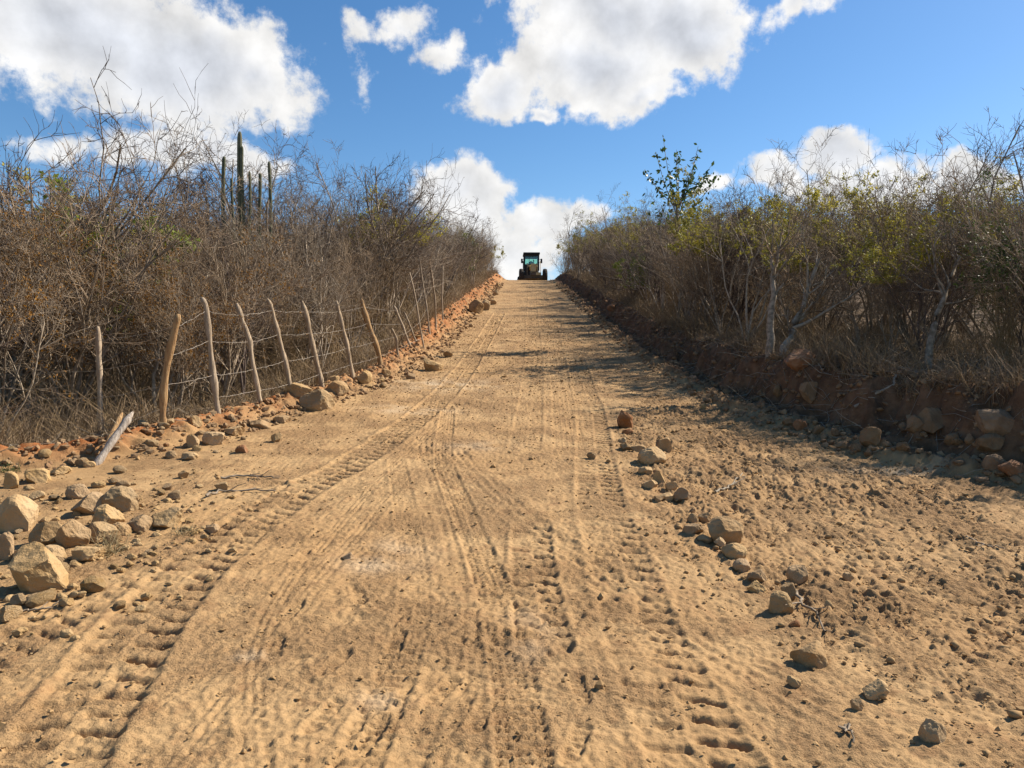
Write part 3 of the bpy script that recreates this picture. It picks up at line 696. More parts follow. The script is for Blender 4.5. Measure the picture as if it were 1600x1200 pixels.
RK = [
 (40, 938, 96, 74, 'largest pale tan boulder at the lower left, front of the stone pile', M_ROCK, .55),
 (12, 838, 62, 58, 'smooth sloping boulder cut by the left edge of the photo', M_ROCK, .8),
 (126, 812, 60, 36, 'flat-topped stone lying highest on the left stone pile', M_ROCKG, .5),
 (181, 806, 54, 40, 'rounded tan stone at the back of the left stone pile', M_ROCK, .8),
 (101, 866, 52, 48, 'upright blocky stone in the middle of the left stone pile', M_ROCKG, .6),
 (64, 860, 58, 40, 'brown ridged stone left of the blocky stone in the pile', M_ROCKG, .6),
 (151, 852, 46, 30, 'low wide stone just right of the blocky stone in the pile', M_ROCK, .6),
 (158, 828, 50, 34, 'cracked pale stone under the flat-topped stone', M_ROCK, .75),
 (34, 882, 42, 22, 'flat bright stone directly behind the largest boulder', M_ROCK, .6),
 (74, 884, 40, 26, 'rounded pinkish stone between the largest boulder and the blocky stone', M_ROCK, .85),
 (60, 900, 28, 22, 'small cubic stone resting against the largest boulder', M_ROCK, .6),
 (88, 888, 22, 14, 'small smooth grey pebble stone at the front of the pile', M_ROCKG, .9),
 (128, 884, 50, 24, 'long arched stone casting a dark gap, front right of the pile', M_ROCK, .8),
 (183, 842, 32, 22, 'brown lump of stone in the right part of the left pile', M_ROCKG, .8),
 (210, 836, 42, 26, 'rounded brown stone near the right end of the left pile', M_ROCKG, .8),
 (247, 832, 58, 32, 'long wedge-shaped stone at the right end of the left pile', M_ROCK, .6),
 (198, 788, 22, 18, 'small stone at the back right corner of the left pile', M_ROCK, .7),
 (270, 806, 20, 12, 'small tan stone behind the wedge-shaped stone', M_ROCK, .7),
 (330, 833, 22, 12, 'lone small brown stone right of the left pile', M_ROCKG, .85),
 (116, 782, 36, 22, 'rounded stone with a black shadow behind the left pile', M_ROCKG, .9),
 (50, 946, 36, 14, 'low stone in front of the largest boulder', M_ROCK, .9),
 (5, 880, 26, 44, 'boulder edge peeking in at the left frame above the largest boulder', M_ROCKG, .8),
 (50, 758, 42, 22, 'pale angular stone on the red soil at far left', M_ROCK, .55),
 (12, 768, 26, 28, 'square tan stone in the left margin by the shrubs', M_ROCK, .7),
 (88, 744, 32, 13, 'flat tan block at the edge of the red soil', M_ROCK, .5),
 (150, 764, 24, 10, 'small flat stone on the shoulder below the broken posts', M_ROCK, .8),
 (136, 732, 20, 10, 'stone at the foot of the broken leaning posts', M_ROCK, .8),
 (55, 782, 22, 12, 'small stone behind the sloping boulder', M_ROCK, .7),
 (330, 698, 36, 20, 'smooth tan rock beside the first fence post', M_ROCK, .8),
 (299, 702, 20, 20, 'upright square stone in the red soil right of the first post', M_ROCK, .55),
 (293, 720, 26, 11, 'flat tan stone on the shoulder below the first post', M_ROCK, .8),
 (265, 718, 18, 12, 'round stone with a hole, left of the flat stone', M_ROCKG, .9),
 (343, 769, 22, 13, 'pale angular stone lying among the dry branches', M_ROCK, .5),
 (285, 748, 18, 11, 'dark small stone on the shoulder left of the dry branches', M_ROCKG, .6),
 (375, 709, 20, 12, 'dark brown square stone on the left shoulder', M_ROCKR, .55),
 (430, 692, 18, 14, 'small bright stone on the left shoulder below the third post', M_ROCK, .6),
 (437, 663, 28, 12, 'flat brown stone near the fourth post', M_ROCKG, .6),
 (405, 672, 32, 14, 'pair-sized grey flat stone on the red soil', M_ROCKG, .6),
 (362, 682, 30, 14, 'pale shard of stone by the second post', M_ROCK, .5),
 (302, 668, 22, 14, 'small pale stone behind the first post', M_ROCK, .5),
 (490, 645, 56, 32, 'large rounded pale boulder in front of the fence', M_ROCK, .9),
 (463, 624, 46, 22, 'long tan rock behind the large rounded boulder', M_ROCK, .7),
 (527, 618, 34, 20, 'brown angular rock right of the large rounded boulder', M_ROCKG, .55),
 (568, 604, 24, 22, 'pointed upright tan rock by the sixth fence post', M_ROCK, .5),
 (603, 590, 16, 12, 'small rock at the foot of the bent orange fence post', M_ROCKG, .7),
 (676, 582, 32, 20, 'pale slanted rock jutting from the left bank', M_ROCK, .5),
 (642, 594, 16, 10, 'small brown rock on the left verge past the fence posts', M_ROCKG, .7),
 (700, 560, 16, 10, 'small dark rock on the left verge above the slanted rock', M_ROCKG, .7),
 (744, 492, 24, 22, 'dark-sided boulder on the left verge, high up the hill', M_ROCKG, .8),
 (759, 487, 14, 17, 'pale boulder touching the dark-sided boulder up the hill', M_ROCK, .8),
 (771, 477, 10, 8, 'small rock on the left verge above the pair of boulders', M_ROCK, .8),
 (775, 462, 8, 8, 'small pale rock on the left verge near the crest', M_ROCK, .8),
 (777, 450, 8, 7, 'topmost pale rock on the left verge', M_ROCK, .8),
 (978, 672, 26, 28, 'block-shaped stone standing at the far end of the stone line', M_ROCKR, .75),
 (981, 680, 18, 9, 'small flat stone at the foot of the block-shaped stone', M_ROCKR, .8),
 (973, 693, 14, 8, 'tiny stone second from the far end of the stone line', M_ROCK, .7),
 (980, 706, 20, 12, 'brown wedge in the stone line left of the dark oval stone', M_ROCKG, .6),
 (998, 709, 24, 12, 'dark oval stone touching the round boulder of the line', M_ROCKG, .9),
 (1040, 709, 22, 24, 'dark craggy upright stone behind the round boulder', M_ROCKG, .6),
 (1022, 729, 44, 26, 'rounded two-lobed boulder in the upper stone line', M_ROCK, .9),
 (1010, 744, 24, 13, 'flat-topped brown stone just below the two-lobed boulder', M_ROCK, .6),
 (1031, 756, 20, 18, 'pointed pale stone in the middle cluster of the line', M_ROCK, .5),
 (1017, 768, 26, 16, 'pyramid-shaped stone in the middle cluster', M_ROCK, .5),
 (1050, 768, 20, 14, 'small pale stone at the back of the middle cluster', M_ROCK, .6),
 (1068, 786, 30, 22, 'rusty-faced stone at the right of the middle cluster', M_ROCKG, .6),
 (1044, 784, 26, 12, 'low stone at the front of the middle cluster', M_ROCK, .6),
 (1030, 786, 16, 10, 'small dark stone at the front left of the middle cluster', M_ROCKG, .6),
 (1082, 803, 12, 8, 'small black-shadowed stone between the two clusters', M_ROCKG, .6),
 (1085, 840, 34, 18, 'dark wedge stone left of the biggest brown stone', M_ROCKG, .5),
 (1084, 820, 18, 16, 'upright pale stone on the dark wedge stone', M_ROCK, .6),
 (1103, 818, 22, 15, 'rough speckled stone behind the biggest brown stone', M_ROCKG, .8),
 (1138, 856, 58, 42, 'biggest smooth brown stone in the line along the road', M_ROCKG, .75),
 (1126, 858, 18, 16, 'small pointed stone leaning on the biggest brown stone', M_ROCK, .5),
 (1103, 850, 26, 12, 'flat dark stone in shadow left of the biggest brown stone', M_ROCKG, .6),
 (1152, 876, 40, 22, 'pale egg-shaped stone below the biggest brown stone', M_ROCK, .95),
 (1162, 895, 30, 18, 'brown rounded stone below the pale egg-shaped stone', M_ROCKG, .9),
 (1187, 914, 34, 20, 'brown tilted slab of the lower stone line', M_ROCKG, .6),
 (1186, 931, 32, 19, 'bright-faced angular slab in the lower stone line', M_ROCK, .5),
 (1250, 914, 34, 26, 'grey double stone right of the lower stone line', M_ROCKG, .9),
 (1234, 938, 24, 24, 'brown stone tucked behind the dome-shaped stone', M_ROCKG, .8),
 (1225, 966, 42, 36, 'dome-shaped stone with a long shadow in the lower line', M_ROCK, .8),
 (1243, 985, 16, 14, 'small stone in front of the dome-shaped stone', M_ROCKR, .7),
 (1275, 1048, 60, 36, 'shaded half-buried slab with a pale top edge', M_ROCKG, .5),
 (1372, 1096, 38, 26, 'square-cut stone on loose soil right of the buried slab', M_ROCK, .55),
 (1466, 1166, 42, 36, 'lowest stone at bottom right, half sunk in the soil', M_ROCK, .7),
 (1243, 1076, 24, 16, 'small pale stone below the half-buried slab', M_ROCK, .7),
 (1342, 1114, 20, 18, 'small brown stone left of the square-cut stone', M_ROCKG, .7),
 (1296, 952, 14, 12, 'small pointed stone right of the dome-shaped stone', M_ROCK, .6),
 (1327, 908, 16, 11, 'small pale stone on the loose soil right of the line', M_ROCK, .7),
 (925, 718, 16, 10, 'lone small stone in the wheel track left of the line', M_ROCKG, .7),
 (541, 876, 22, 10, 'broken clod of dark earth in the middle of the road', M_ROCKG, .5),
 (1255, 584, 48, 28, 'reddish boulder on top of the right-hand bank beside the pale trunk', M_ROCKR, .65),
 (1266, 640, 26, 28, 'pale long stone sticking out of the shaded bank', M_ROCK, .5),
 (1218, 626, 16, 16, 'oval pale stone set in the shaded bank', M_ROCK, .9),
 (1466, 688, 46, 38, 'large angular grey block at the foot of the right bank', M_ROCK, .55),
 (1437, 682, 32, 24, 'rounded stone just left of the large angular block', M_ROCKG, .8),
 (1566, 696, 62, 36, 'long pale boulder at the foot of the bank near the right edge', M_ROCK, .75),
 (1367, 697, 36, 26, 'brown rounded stone in the shade at the foot of the bank', M_ROCKG, .8),
 (1495, 698, 28, 18, 'brown round stone right of the large angular block', M_ROCKG, .9),
 (1518, 700, 16, 12, 'small stone between the angular block and the long pale boulder', M_ROCKG, .8),
 (1558, 738, 32, 24, 'ochre round stone below the long pale boulder', M_ROCK, .9),
 (1588, 748, 36, 22, 'low brown stone at the right edge of the photo', M_ROCKR, .8),
 (1552, 716, 40, 22, 'grey stone wedged under the long pale boulder', M_ROCKG, .7),
 (1283, 680, 20, 14, 'small bright stone where the bank meets the road', M_ROCK, .7),
 (1253, 676, 24, 18, 'brown stone where the bank meets the road', M_ROCKR, .7),
 (1235, 668, 20, 12, 'pale flat stone left of the brown stone by the bank', M_ROCK, .7),
 (1320, 703, 22, 12, 'low stone in the soil ridge at the foot of the right bank', M_ROCKG, .7),
 (1412, 671, 12, 10, 'tiny bright sunlit stone at the foot of the right bank', M_ROCK, .8),
 (1415, 707, 22, 13, 'greenish-grey stone in the soil ridge on the right', M_ROCKG, .7),
 (956, 494, 14, 10, 'pale orange stone on the right bank far up the hill', M_ROCKR, .8),
 (1100, 640, 10, 9, 'small stone at the shadow edge by the right bank', M_ROCK, .8),
]
for r in RK:
    px, py, w, h, lb, m, sh = r
    if px > 1190 and py < 760 and m is not M_ROCKR: m = M_ROCK_SHADE  # stones by the right bank get the rock with shade in its colour
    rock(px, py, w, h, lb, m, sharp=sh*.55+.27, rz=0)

# countable small stones scattered on the verges, look-alikes
def scatter_stones():
    rg = random.Random(21)
    pr = [rock_np(900+i, 2, 8, .6) for i in range(8)]; ms = []
    for i, (V, Fq) in enumerate(pr):
        me = mesh_np('small_stone', V + np.array([0, 0, .3]), Fq, smooth=False); me.materials.append([M_ROCK, M_ROCKG, M_ROCK, M_ROCK][i % 4]); ms.append(me)
    ms_shade = []
    for me in ms[:4]: m2 = me.copy(); m2.materials[0] = M_ROCK_SHADE; ms_shade.append(m2)  # right-hand copies in the shade-darkened rock colour
    zones = [('left', 64, 7.6, 14, 'small loose stone in the soil ridge along the left verge'), ('left', 56, 14, 58, 'small stone on the left verge high up the climb'),
             ('right', 74, 7.0, 14, 'small stone in the shaded soil ridge at the foot of the right bank'), ('right', 36, 14, 50, 'small stone along the foot of the right bank up the hill'),
             ('shoulder', 60, 3.9, 9.5, 'small stone strewn on the left shoulder near the stone pile')]
    for sd_, n, y0, y1, lb in zones:
        for _ in range(n):
            y = y0*(y1/y0)**rg.random()
            ms_ = ms_shade if sd_ == 'right' else ms
            if sd_ == 'left': x = float(XL(y)) + rg.uniform(-.55, .45)
            elif sd_ == 'right': x = float(XR(y)) + rg.uniform(-.30, .75)
            else:
                x = float(np.interp(y, [4.2, 6, 9.5], [-2.7, -3.5, -3.6])) + rg.uniform(-.5, .6)
            s = (.03 + .12*rg.random()**2.2)*(1 + max(0, y-12)*.02)*(.85 if sd_ == 'shoulder' else 1)
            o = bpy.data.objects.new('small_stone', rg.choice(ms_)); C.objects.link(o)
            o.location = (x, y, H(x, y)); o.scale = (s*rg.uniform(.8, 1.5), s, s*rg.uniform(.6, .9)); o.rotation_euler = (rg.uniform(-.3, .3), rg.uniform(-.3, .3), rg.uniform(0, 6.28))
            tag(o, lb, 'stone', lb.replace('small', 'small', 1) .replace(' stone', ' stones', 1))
scatter_stones()

def gravel():
    rg = np.random.default_rng(31); N = 22000
    V0, F0 = ICO[1]
    y = 2.3*(28/2.3)**rg.random(N); xl = XL(y)+.2; xr = XR(y)+.3
    t = rg.random(N); x = xl + (xr-xl)*t
    right = rg.random(N) < .5
    lx = np.interp(y, [2.5, 3.3, 4.2, 5.5, 7, 8.8, 11, 14], [2.0, 1.7, 1.3, 1.1, 1.1, 1.2, 1.7, 2.6])
    x = np.where(right & (y < 13), lx + (xr-lx)*rg.random(N), x)
    ok = np.abs(x)/y < .85; x, y = x[ok], y[ok]; n = len(x)
    s = (.0030 + .0075*rg.random(n)**4)*(1+.04*y)*np.where(rg.random(n) < .02, 2.2, 1)
    z = base_h(x, y)
    jit = 1 + .25*rg.normal(size=(n, len(V0), 1))
    V = V0[None]*jit*s[:, None, None]*np.stack([1+.5*rg.random(n), np.ones(n), .6+.3*rg.random(n)], 1)[:, None]
    V += np.stack([x, y, z + s*.3+.004], 1)[:, None]
    Fq = (F0[None] + (np.arange(n)*len(V0))[:, None, None]).reshape(-1, 3)
    m = mat('gravel_dirt', (0.346, 0.218, 0.102), (0.256, 0.160, 0.074), 12, .95, .15, coords='Object')
    o = add('gravel', mesh_np('gravel', V.reshape(-1, 3), Fq, smooth=False), m)
    tag(o, 'scattered pebbles and crumbs of soil over the graded dirt road', 'gravel', kind='stuff')
    N = 5000; y = 2.4*(11/2.4)**rg.random(N); lx = np.interp(y, [2.5, 3.3, 4.2, 5.5, 7, 8.8, 11], [2.0, 1.7, 1.3, 1.1, 1.1, 1.2, 1.7]); x = lx-.2 + (XR(y)-lx)*rg.random(N)
    k = (perlin(x*2.2, y*1.4, 78) > -.2) & (np.abs(x)/y < .85); x, y = x[k], y[k]; n = len(x); s = .004+.026*rg.random(n)**6
    jit = 1 + .25*rg.normal(size=(n, len(V0), 1)); V = V0[None]*jit*s[:, None, None]; V[..., 2] *= .75
    V += np.stack([x, y, base_h(x, y)+s*.1+.006], 1)[:, None]; Fq = (F0[None] + (np.arange(n)*len(V0))[:, None, None]).reshape(-1, 3)
    o = add('loose_clods', mesh_np('loose_clods', V.reshape(-1, 3), Fq, smooth=True), m); tag(o, 'loose crumbly clods of tan earth on the churned right part of the road', 'soil', kind='stuff')
    # crumbled clods on the red soil ridge and the bank
    N = 9000; y = 6.8*(50/6.8)**rg.random(N); sd_ = rg.random(N) < .5
    x = np.where(sd_, XL(y)+.35-rg.random(N)*1.2, XR(y)-.25+rg.random(N)*1.5); s = (.008+.032*rg.random(N)**3)*(1+.025*y); n = N
    jit = 1 + .25*rg.normal(size=(n, len(V0), 1)); V = V0[None]*jit*s[:, None, None]; V[..., 2] *= .8
    V += np.stack([x, y, base_h(x, y)+s*.4], 1)[:, None]
    Fq = (F0[None] + (np.arange(n)*len(V0))[:, None, None]).reshape(-1, 3)
    o = add('soil_crumbs', mesh_np('soil_crumbs', V.reshape(-1, 3), Fq, smooth=False), mat('clod_red', (0.21, 0.120, 0.062), (0.260, 0.174, 0.096), 3, .95, .1))
    tag(o, 'crumbled reddish clods of earth heaped along both verges', 'soil', kind='stuff')
gravel()
def rubble():
    rg = np.random.default_rng(61); V0, F0 = ICO[2]; n = 520
    c = np.array([pix(*p) for p in [(120, 870), (60, 900), (200, 840), (170, 790), (60, 780), (250, 800), (110, 930)]])
    k = rg.integers(0, len(c), n); x = c[k, 0]+rg.normal(size=n)*.38; y = c[k, 1]+rg.normal(size=n)*.42; s = .008+.040*rg.random(n)**2.5
    P = []
    for i in range(n):
        V, _ = rock_np(4000+i % 40, 2, 7, .62); P.append(V*s[i]*np.array([1.7, 1.3, 1.1])*rg.choice([-1, 1]) + [x[i], y[i], 0])
    V = np.array(P); V[..., 2] += (base_h(x, y)+s*.25)[:, None]
    Fq = (F0[None] + (np.arange(n)*len(V0))[:, None, None]).reshape(-1, 3)
    tag(add('rubble', mesh_np('rubble', V.reshape(-1, 3), Fq, smooth=False), M_ROCK), 'broken rubble filling the gaps of the left stone pile', 'rubble', kind='stuff')
rubble()

# ------------------------------------------------------------------ stick fence
POSTS = [ # base px, base py, points upwards (px, py), half thickness px, material
 (155, 628, [(156, 590), (154, 550), (153, 510)], 5.0, M_POST, 9.3),
 (258, 697, [(254, 650), (255, 610), (262, 560), (272, 520), (279, 491)], 6.0, M_POSTO, None),
 (343, 662, [(337, 620), (331, 570), (325, 510), (322, 480), (316, 465)], 5.5, M_POST, None),
 (409, 639, [(403, 610), (393, 560), (390, 530), (378, 500), (370, 474)], 4.2, M_POST, None),
 (457, 606, [(447, 570), (438, 535), (430, 505), (424, 480), (418, 467)], 4.5, M_POST, None),
 (506, 612, [(497, 575), (488, 540), (480, 500), (472, 470)], 4.5, M_POST, None),
 (553, 598, [(546, 560), (540, 530), (532, 500), (526, 470)], 3.8, M_POST, None),
 (596, 585, [(592, 550), (580, 520), (570, 490), (564, 466)], 4.5, M_POSTO, None),
 (624, 574, [(621, 550), (620, 530), (612, 513)], 3.0, M_POST, None),
 (648, 568, [(640, 540), (633, 520), (622, 492), (616, 478)], 3.2, M_POST, None),
 (657, 567, [(648, 530), (640, 508), (632, 488)], 2.8, M_POST, None),
 (664, 545, [(656, 510), (650, 470), (640, 425)], 2.4, M_POST, None),
 (672, 525, [(668, 490), (660, 440), (655, 402)], 2.4, M_POST, None),
 (681, 512, [(680, 470), (676, 440), (671, 405)], 2.4, M_POST, None),
 (692, 500, [(690, 460), (692, 415)], 2.2, M_POST, None),
 (697, 460, [(698, 430), (700, 397)], 2.6, M_STEM, None),
]
def fence():
    o = empty('stick_fence', (-4.2, 9.0, H(-4.2, 9.0))); O = Vector(o.location)
    tag(o, 'crooked stick fence with sagging strands of wire along the left verge', 'fence')
    rg = np.random.default_rng(41); tops = []
    lab = {0: 'short upright post standing apart at the left', 1: 'orange-brown twisted post, nearest of the row', 7: 'reddish bent post with a hooked foot', 15: 'dark straight post furthest up the hill'}
    for i, (bx, by, pts, hw, m, dd) in enumerate(POSTS):
        if dd: X, Y = float(ray(bx, by)[0]/ray(bx, by)[1]*dd), dd
        else: X, Y = pix(bx, by)
        if 1 <= i <= 10:
            yy = np.linspace(7.5, 26, 1800); k_ = ray(bx, by)[0]/ray(bx, by)[1]
            Y = float(yy[np.argmin(np.abs(XL(yy)-.22-.004*i - yy*k_))]); X = k_*Y
        zb = H(X, Y)
        P = [np.array([X, Y, zb-.12])] + [np.array(at(px, py, Y - .015*k)) for k, (px, py) in enumerate(pts)]
        P = np.array(P); t = np.linspace(0, len(P)-1, 22); Q = np.stack([np.interp(t, range(len(P)), P[:, k]) for k in range(3)], 1)
        kk = np.array([1, 2, 3, 2, 1])/9.
        for c in range(3): Q[2:-2, c] = np.convolve(Q[:, c], kk, 'valid')
        r = (1.22 if i < 8 else .85)*hw*Y/F*(.72 + .14*rg.normal(size=22).cumsum()*0.12 + .12*np.sin(np.arange(22)*.9+i)); r = np.clip(r, hw*Y/F*.55, hw*Y/F*1.35); r[-1] *= .45; r[-2] *= .85
        V, Fq = tubes([(Q[None]-np.array(O), r[None])], 10)
        V += (perlin(V[:, 0]*40, V[:, 2]*9, 3)*.006)[:, None]
        capc = Q[-1]-np.array(O); n0 = len(V)
        V = np.concatenate([V, [capc+np.array([0, 0, .004])]]); me_f = [list(f) for f in Fq] + [[n0-10+k, n0-10+(k+1) % 10, n0, n0] for k in range(10)]
        me = bpy.data.meshes.new('fence_post'); me.from_pydata([tuple(v) for v in V], [], [f if f[2] != f[3] else f[:3] for f in me_f]); me.update()
        for p in me.polygons: p.use_smooth = True
        c = add('fence_post', me, m, o)
        if i in lab: c['label'] = lab[i]
        tops.append((Q, Y))
    # wires
    def wire_pts(ctrl, name='wire'):
        ctrl = np.array(ctrl); t = np.linspace(0, len(ctrl)-1, (len(ctrl)-1)*10+1)
        Q = np.stack([np.interp(t, range(len(ctrl)), ctrl[:, k]) for k in range(3)], 1)
        fr = t % 1; Q[:, 2] -= .014*4*fr*(1-fr)
        Q += rg.normal(size=Q.shape)*.004
        barbs = []
        for q in Q[::2]:
            b = rg.normal(size=3)*.014; barbs.append(np.stack([q-b, q+b]))
        barbs = np.array(barbs)
        V, Fq = tubes([(Q[None]-np.array(O), np.full((1, len(Q)), .003)), (barbs-np.array(O), np.full(barbs.shape[:2], .0016))], 4)
        add('barbed_wire', mesh_np('barbed_wire', V, Fq), M_WIRE, o)
    order = [0, 1, 2, 3, 4, 5, 6, 7, 9, 11, 12]
    left = {.88: (-30, 540), .60: (-30, 585), .36: (-30, 618)}
    for fr in (.88, .60, .36, .14):
        ctrl = []
        if fr in left: ctrl.append(np.array(at(*left[fr], 10.2)))
        for k in order:
            if fr == .14 and k < 2: continue
            Q, Y = tops[k]; z0, z1 = Q[0, 2]+.12, Q[-1, 2]; zt = z0+(z1-z0)*fr
            j = int(np.argmin(np.abs(Q[:, 2]-zt))); ctrl.append(Q[j] + np.array([.0, -.03, 0]))
        wire_pts(ctrl)
    a = at(-30, 738, 8.4); b = at(165, 672, 8.7); c = at(252, 638, 9.1)
    wire_pts([a, at(70, 706, 8.5), b, c])
fence()

def broken_posts():
    for pts, hw, m, lb in (([(146, 728), (178, 686), (208, 644)], 6, M_POSTW, 'bleached split post leaning over beside the first fence post'),
                           ([(158, 712), (174, 680), (191, 645)], 4.5, M_POSTO, 'reddish broken stake lying against the bleached leaning post')):
        X, Y = pix(*pts[0]); r0 = np.array([X, Y, H(X, Y)])
        P = np.array([np.array(at(*p, Y+.02+.22*i)) for i, p in enumerate(pts)]); P[0, 2] -= .03
        t = np.linspace(0, 2, 14); Q = np.stack([np.interp(t, range(3), P[:, k]) for k in range(3)], 1)
        r = hw*Y/F*(1+.12*np.sin(np.arange(14)*1.3)); r[-1] *= .35; r[-2] *= .75; r[0] *= .6
        V, Fq = tubes([(Q[None]-r0, r[None])], 9)
        V += (perlin(V[:, 0]*30, V[:, 2]*9, 5)*.01)[:, None]
        n = len(V); V = np.concatenate([V, [Q[-1]-r0]]); fs = [tuple(f) for f in Fq] + [(n-9+k, n-9+(k+1) % 9, n) for k in range(9)]
        me = bpy.data.meshes.new('broken_post'); me.from_pydata([tuple(v) for v in V], [], fs); me.update()
        for p in me.polygons: p.use_smooth = True
        tag(add('broken_post', me, m, None, tuple(r0)), lb, 'post')
broken_posts()

def sticks():
    L = [([(322, 778), (345, 770), (385, 768), (430, 770)], 2.2, 'longer dry branch lying on the left shoulder, nearer the camera', 'n'),
         ([(345, 749), (375, 746), (405, 747), (436, 750)], 2.0, 'thin dry branch lying on the left shoulder, further from the camera', 'n'),
         ([(1238, 925), (1256, 948), (1275, 965), (1290, 992)], 2.6, 'forked stick lying beside the dome-shaped stone', 'y'),
         ([(1118, 772), (1142, 762), (1160, 742)], 1.8, 'pale thin stick curving over the loose soil right of the stone line', 'n'),
         ([(30, 960), (70, 955), (110, 940)], 2.0, 'dry stick on the ground right of the largest boulder', 'n'),
         ([(1318, 1150), (1325, 1140), (1333, 1168)], 3, 'short dark stick in the soil at the bottom right', 'n'),
         ([(1510, 842), (1540, 856), (1570, 862)], 1.6, 'dark twig on the smooth dirt at the right', 'n'),
         ([(1335, 640), (1395, 605), (1400, 590)], 3, 'pale root hanging over the right-hand bank', 'n')]
    rg = np.random.default_rng(77)
    for pts, hw, lb, fk in L:
        G = [pix(*p) for p in pts]; P = np.array([[x, y, H(x, y)+.012] for x, y in G]); o0 = P[0].copy(); P = P-o0
        t = np.linspace(0, len(P)-1, 14); Q = np.stack([np.interp(t, range(len(P)), P[:, k]) for k in range(3)], 1); Q[1:-1] += rg.normal(size=(12, 3))*np.array([.008, .008, .006]); Q[..., 2] += .006
        r = hw*G[0][1]/F*np.linspace(1, .45, 14)
        B = [(Q[None], r[None])]
        s, nd, l, rr = spawn(Q[None], r[None], 5, .3, .6, .3, np.array([np.linalg.norm(P[-1])]), rg); nd[:, 2] = np.abs(nd[:, 2])*.4
        B.append(grow(s, nd, l, rr, rr*.5, 4, .1, 0, rg))
        tag(add('dry_branch', mesh_np('dry_branch', *tubes(B, 6)), M_PALE if 'pale' in lb else M_STEM, None, tuple(o0)), lb, 'stick')
sticks()
def tuft(px, py, lb, m, n=70, h=.16, spread=.09, nm='grass_tuft'):
    X, Y = pix(px, py); rg = np.random.default_rng(int(px))
    st = rg.normal(size=(n, 3))*np.array([spread, spread*.7, 0])*.5; d = rg.normal(size=(n, 3))*.6; d[:, 2] = 1
    P, Rr = grow(st, d, h*(.5+rg.random(n)), np.full(n, .0022), np.full(n, .0008), 4, .2, -.12, rg)
    tag(add(nm, mesh_np(nm, *tubes([(P, Rr)], 3)), m, None, (X, Y, H(X, Y))), lb, 'grass')
M_STRAW = mat('straw', (0.350, 0.280, 0.154), (0.238, 0.175, 0.084), 8, .8, .2)
tuft(172, 866, 'dry straw tuft beside the arched stone of the left pile', M_STRAW)
tuft(288, 836, 'small dry tuft right of the wedge-shaped stone', M_STRAW, 40, .10)
tuft(12, 738, 'little green plant between stones at the left margin', M_LGRN, 60, .12, .12, 'green_plant')

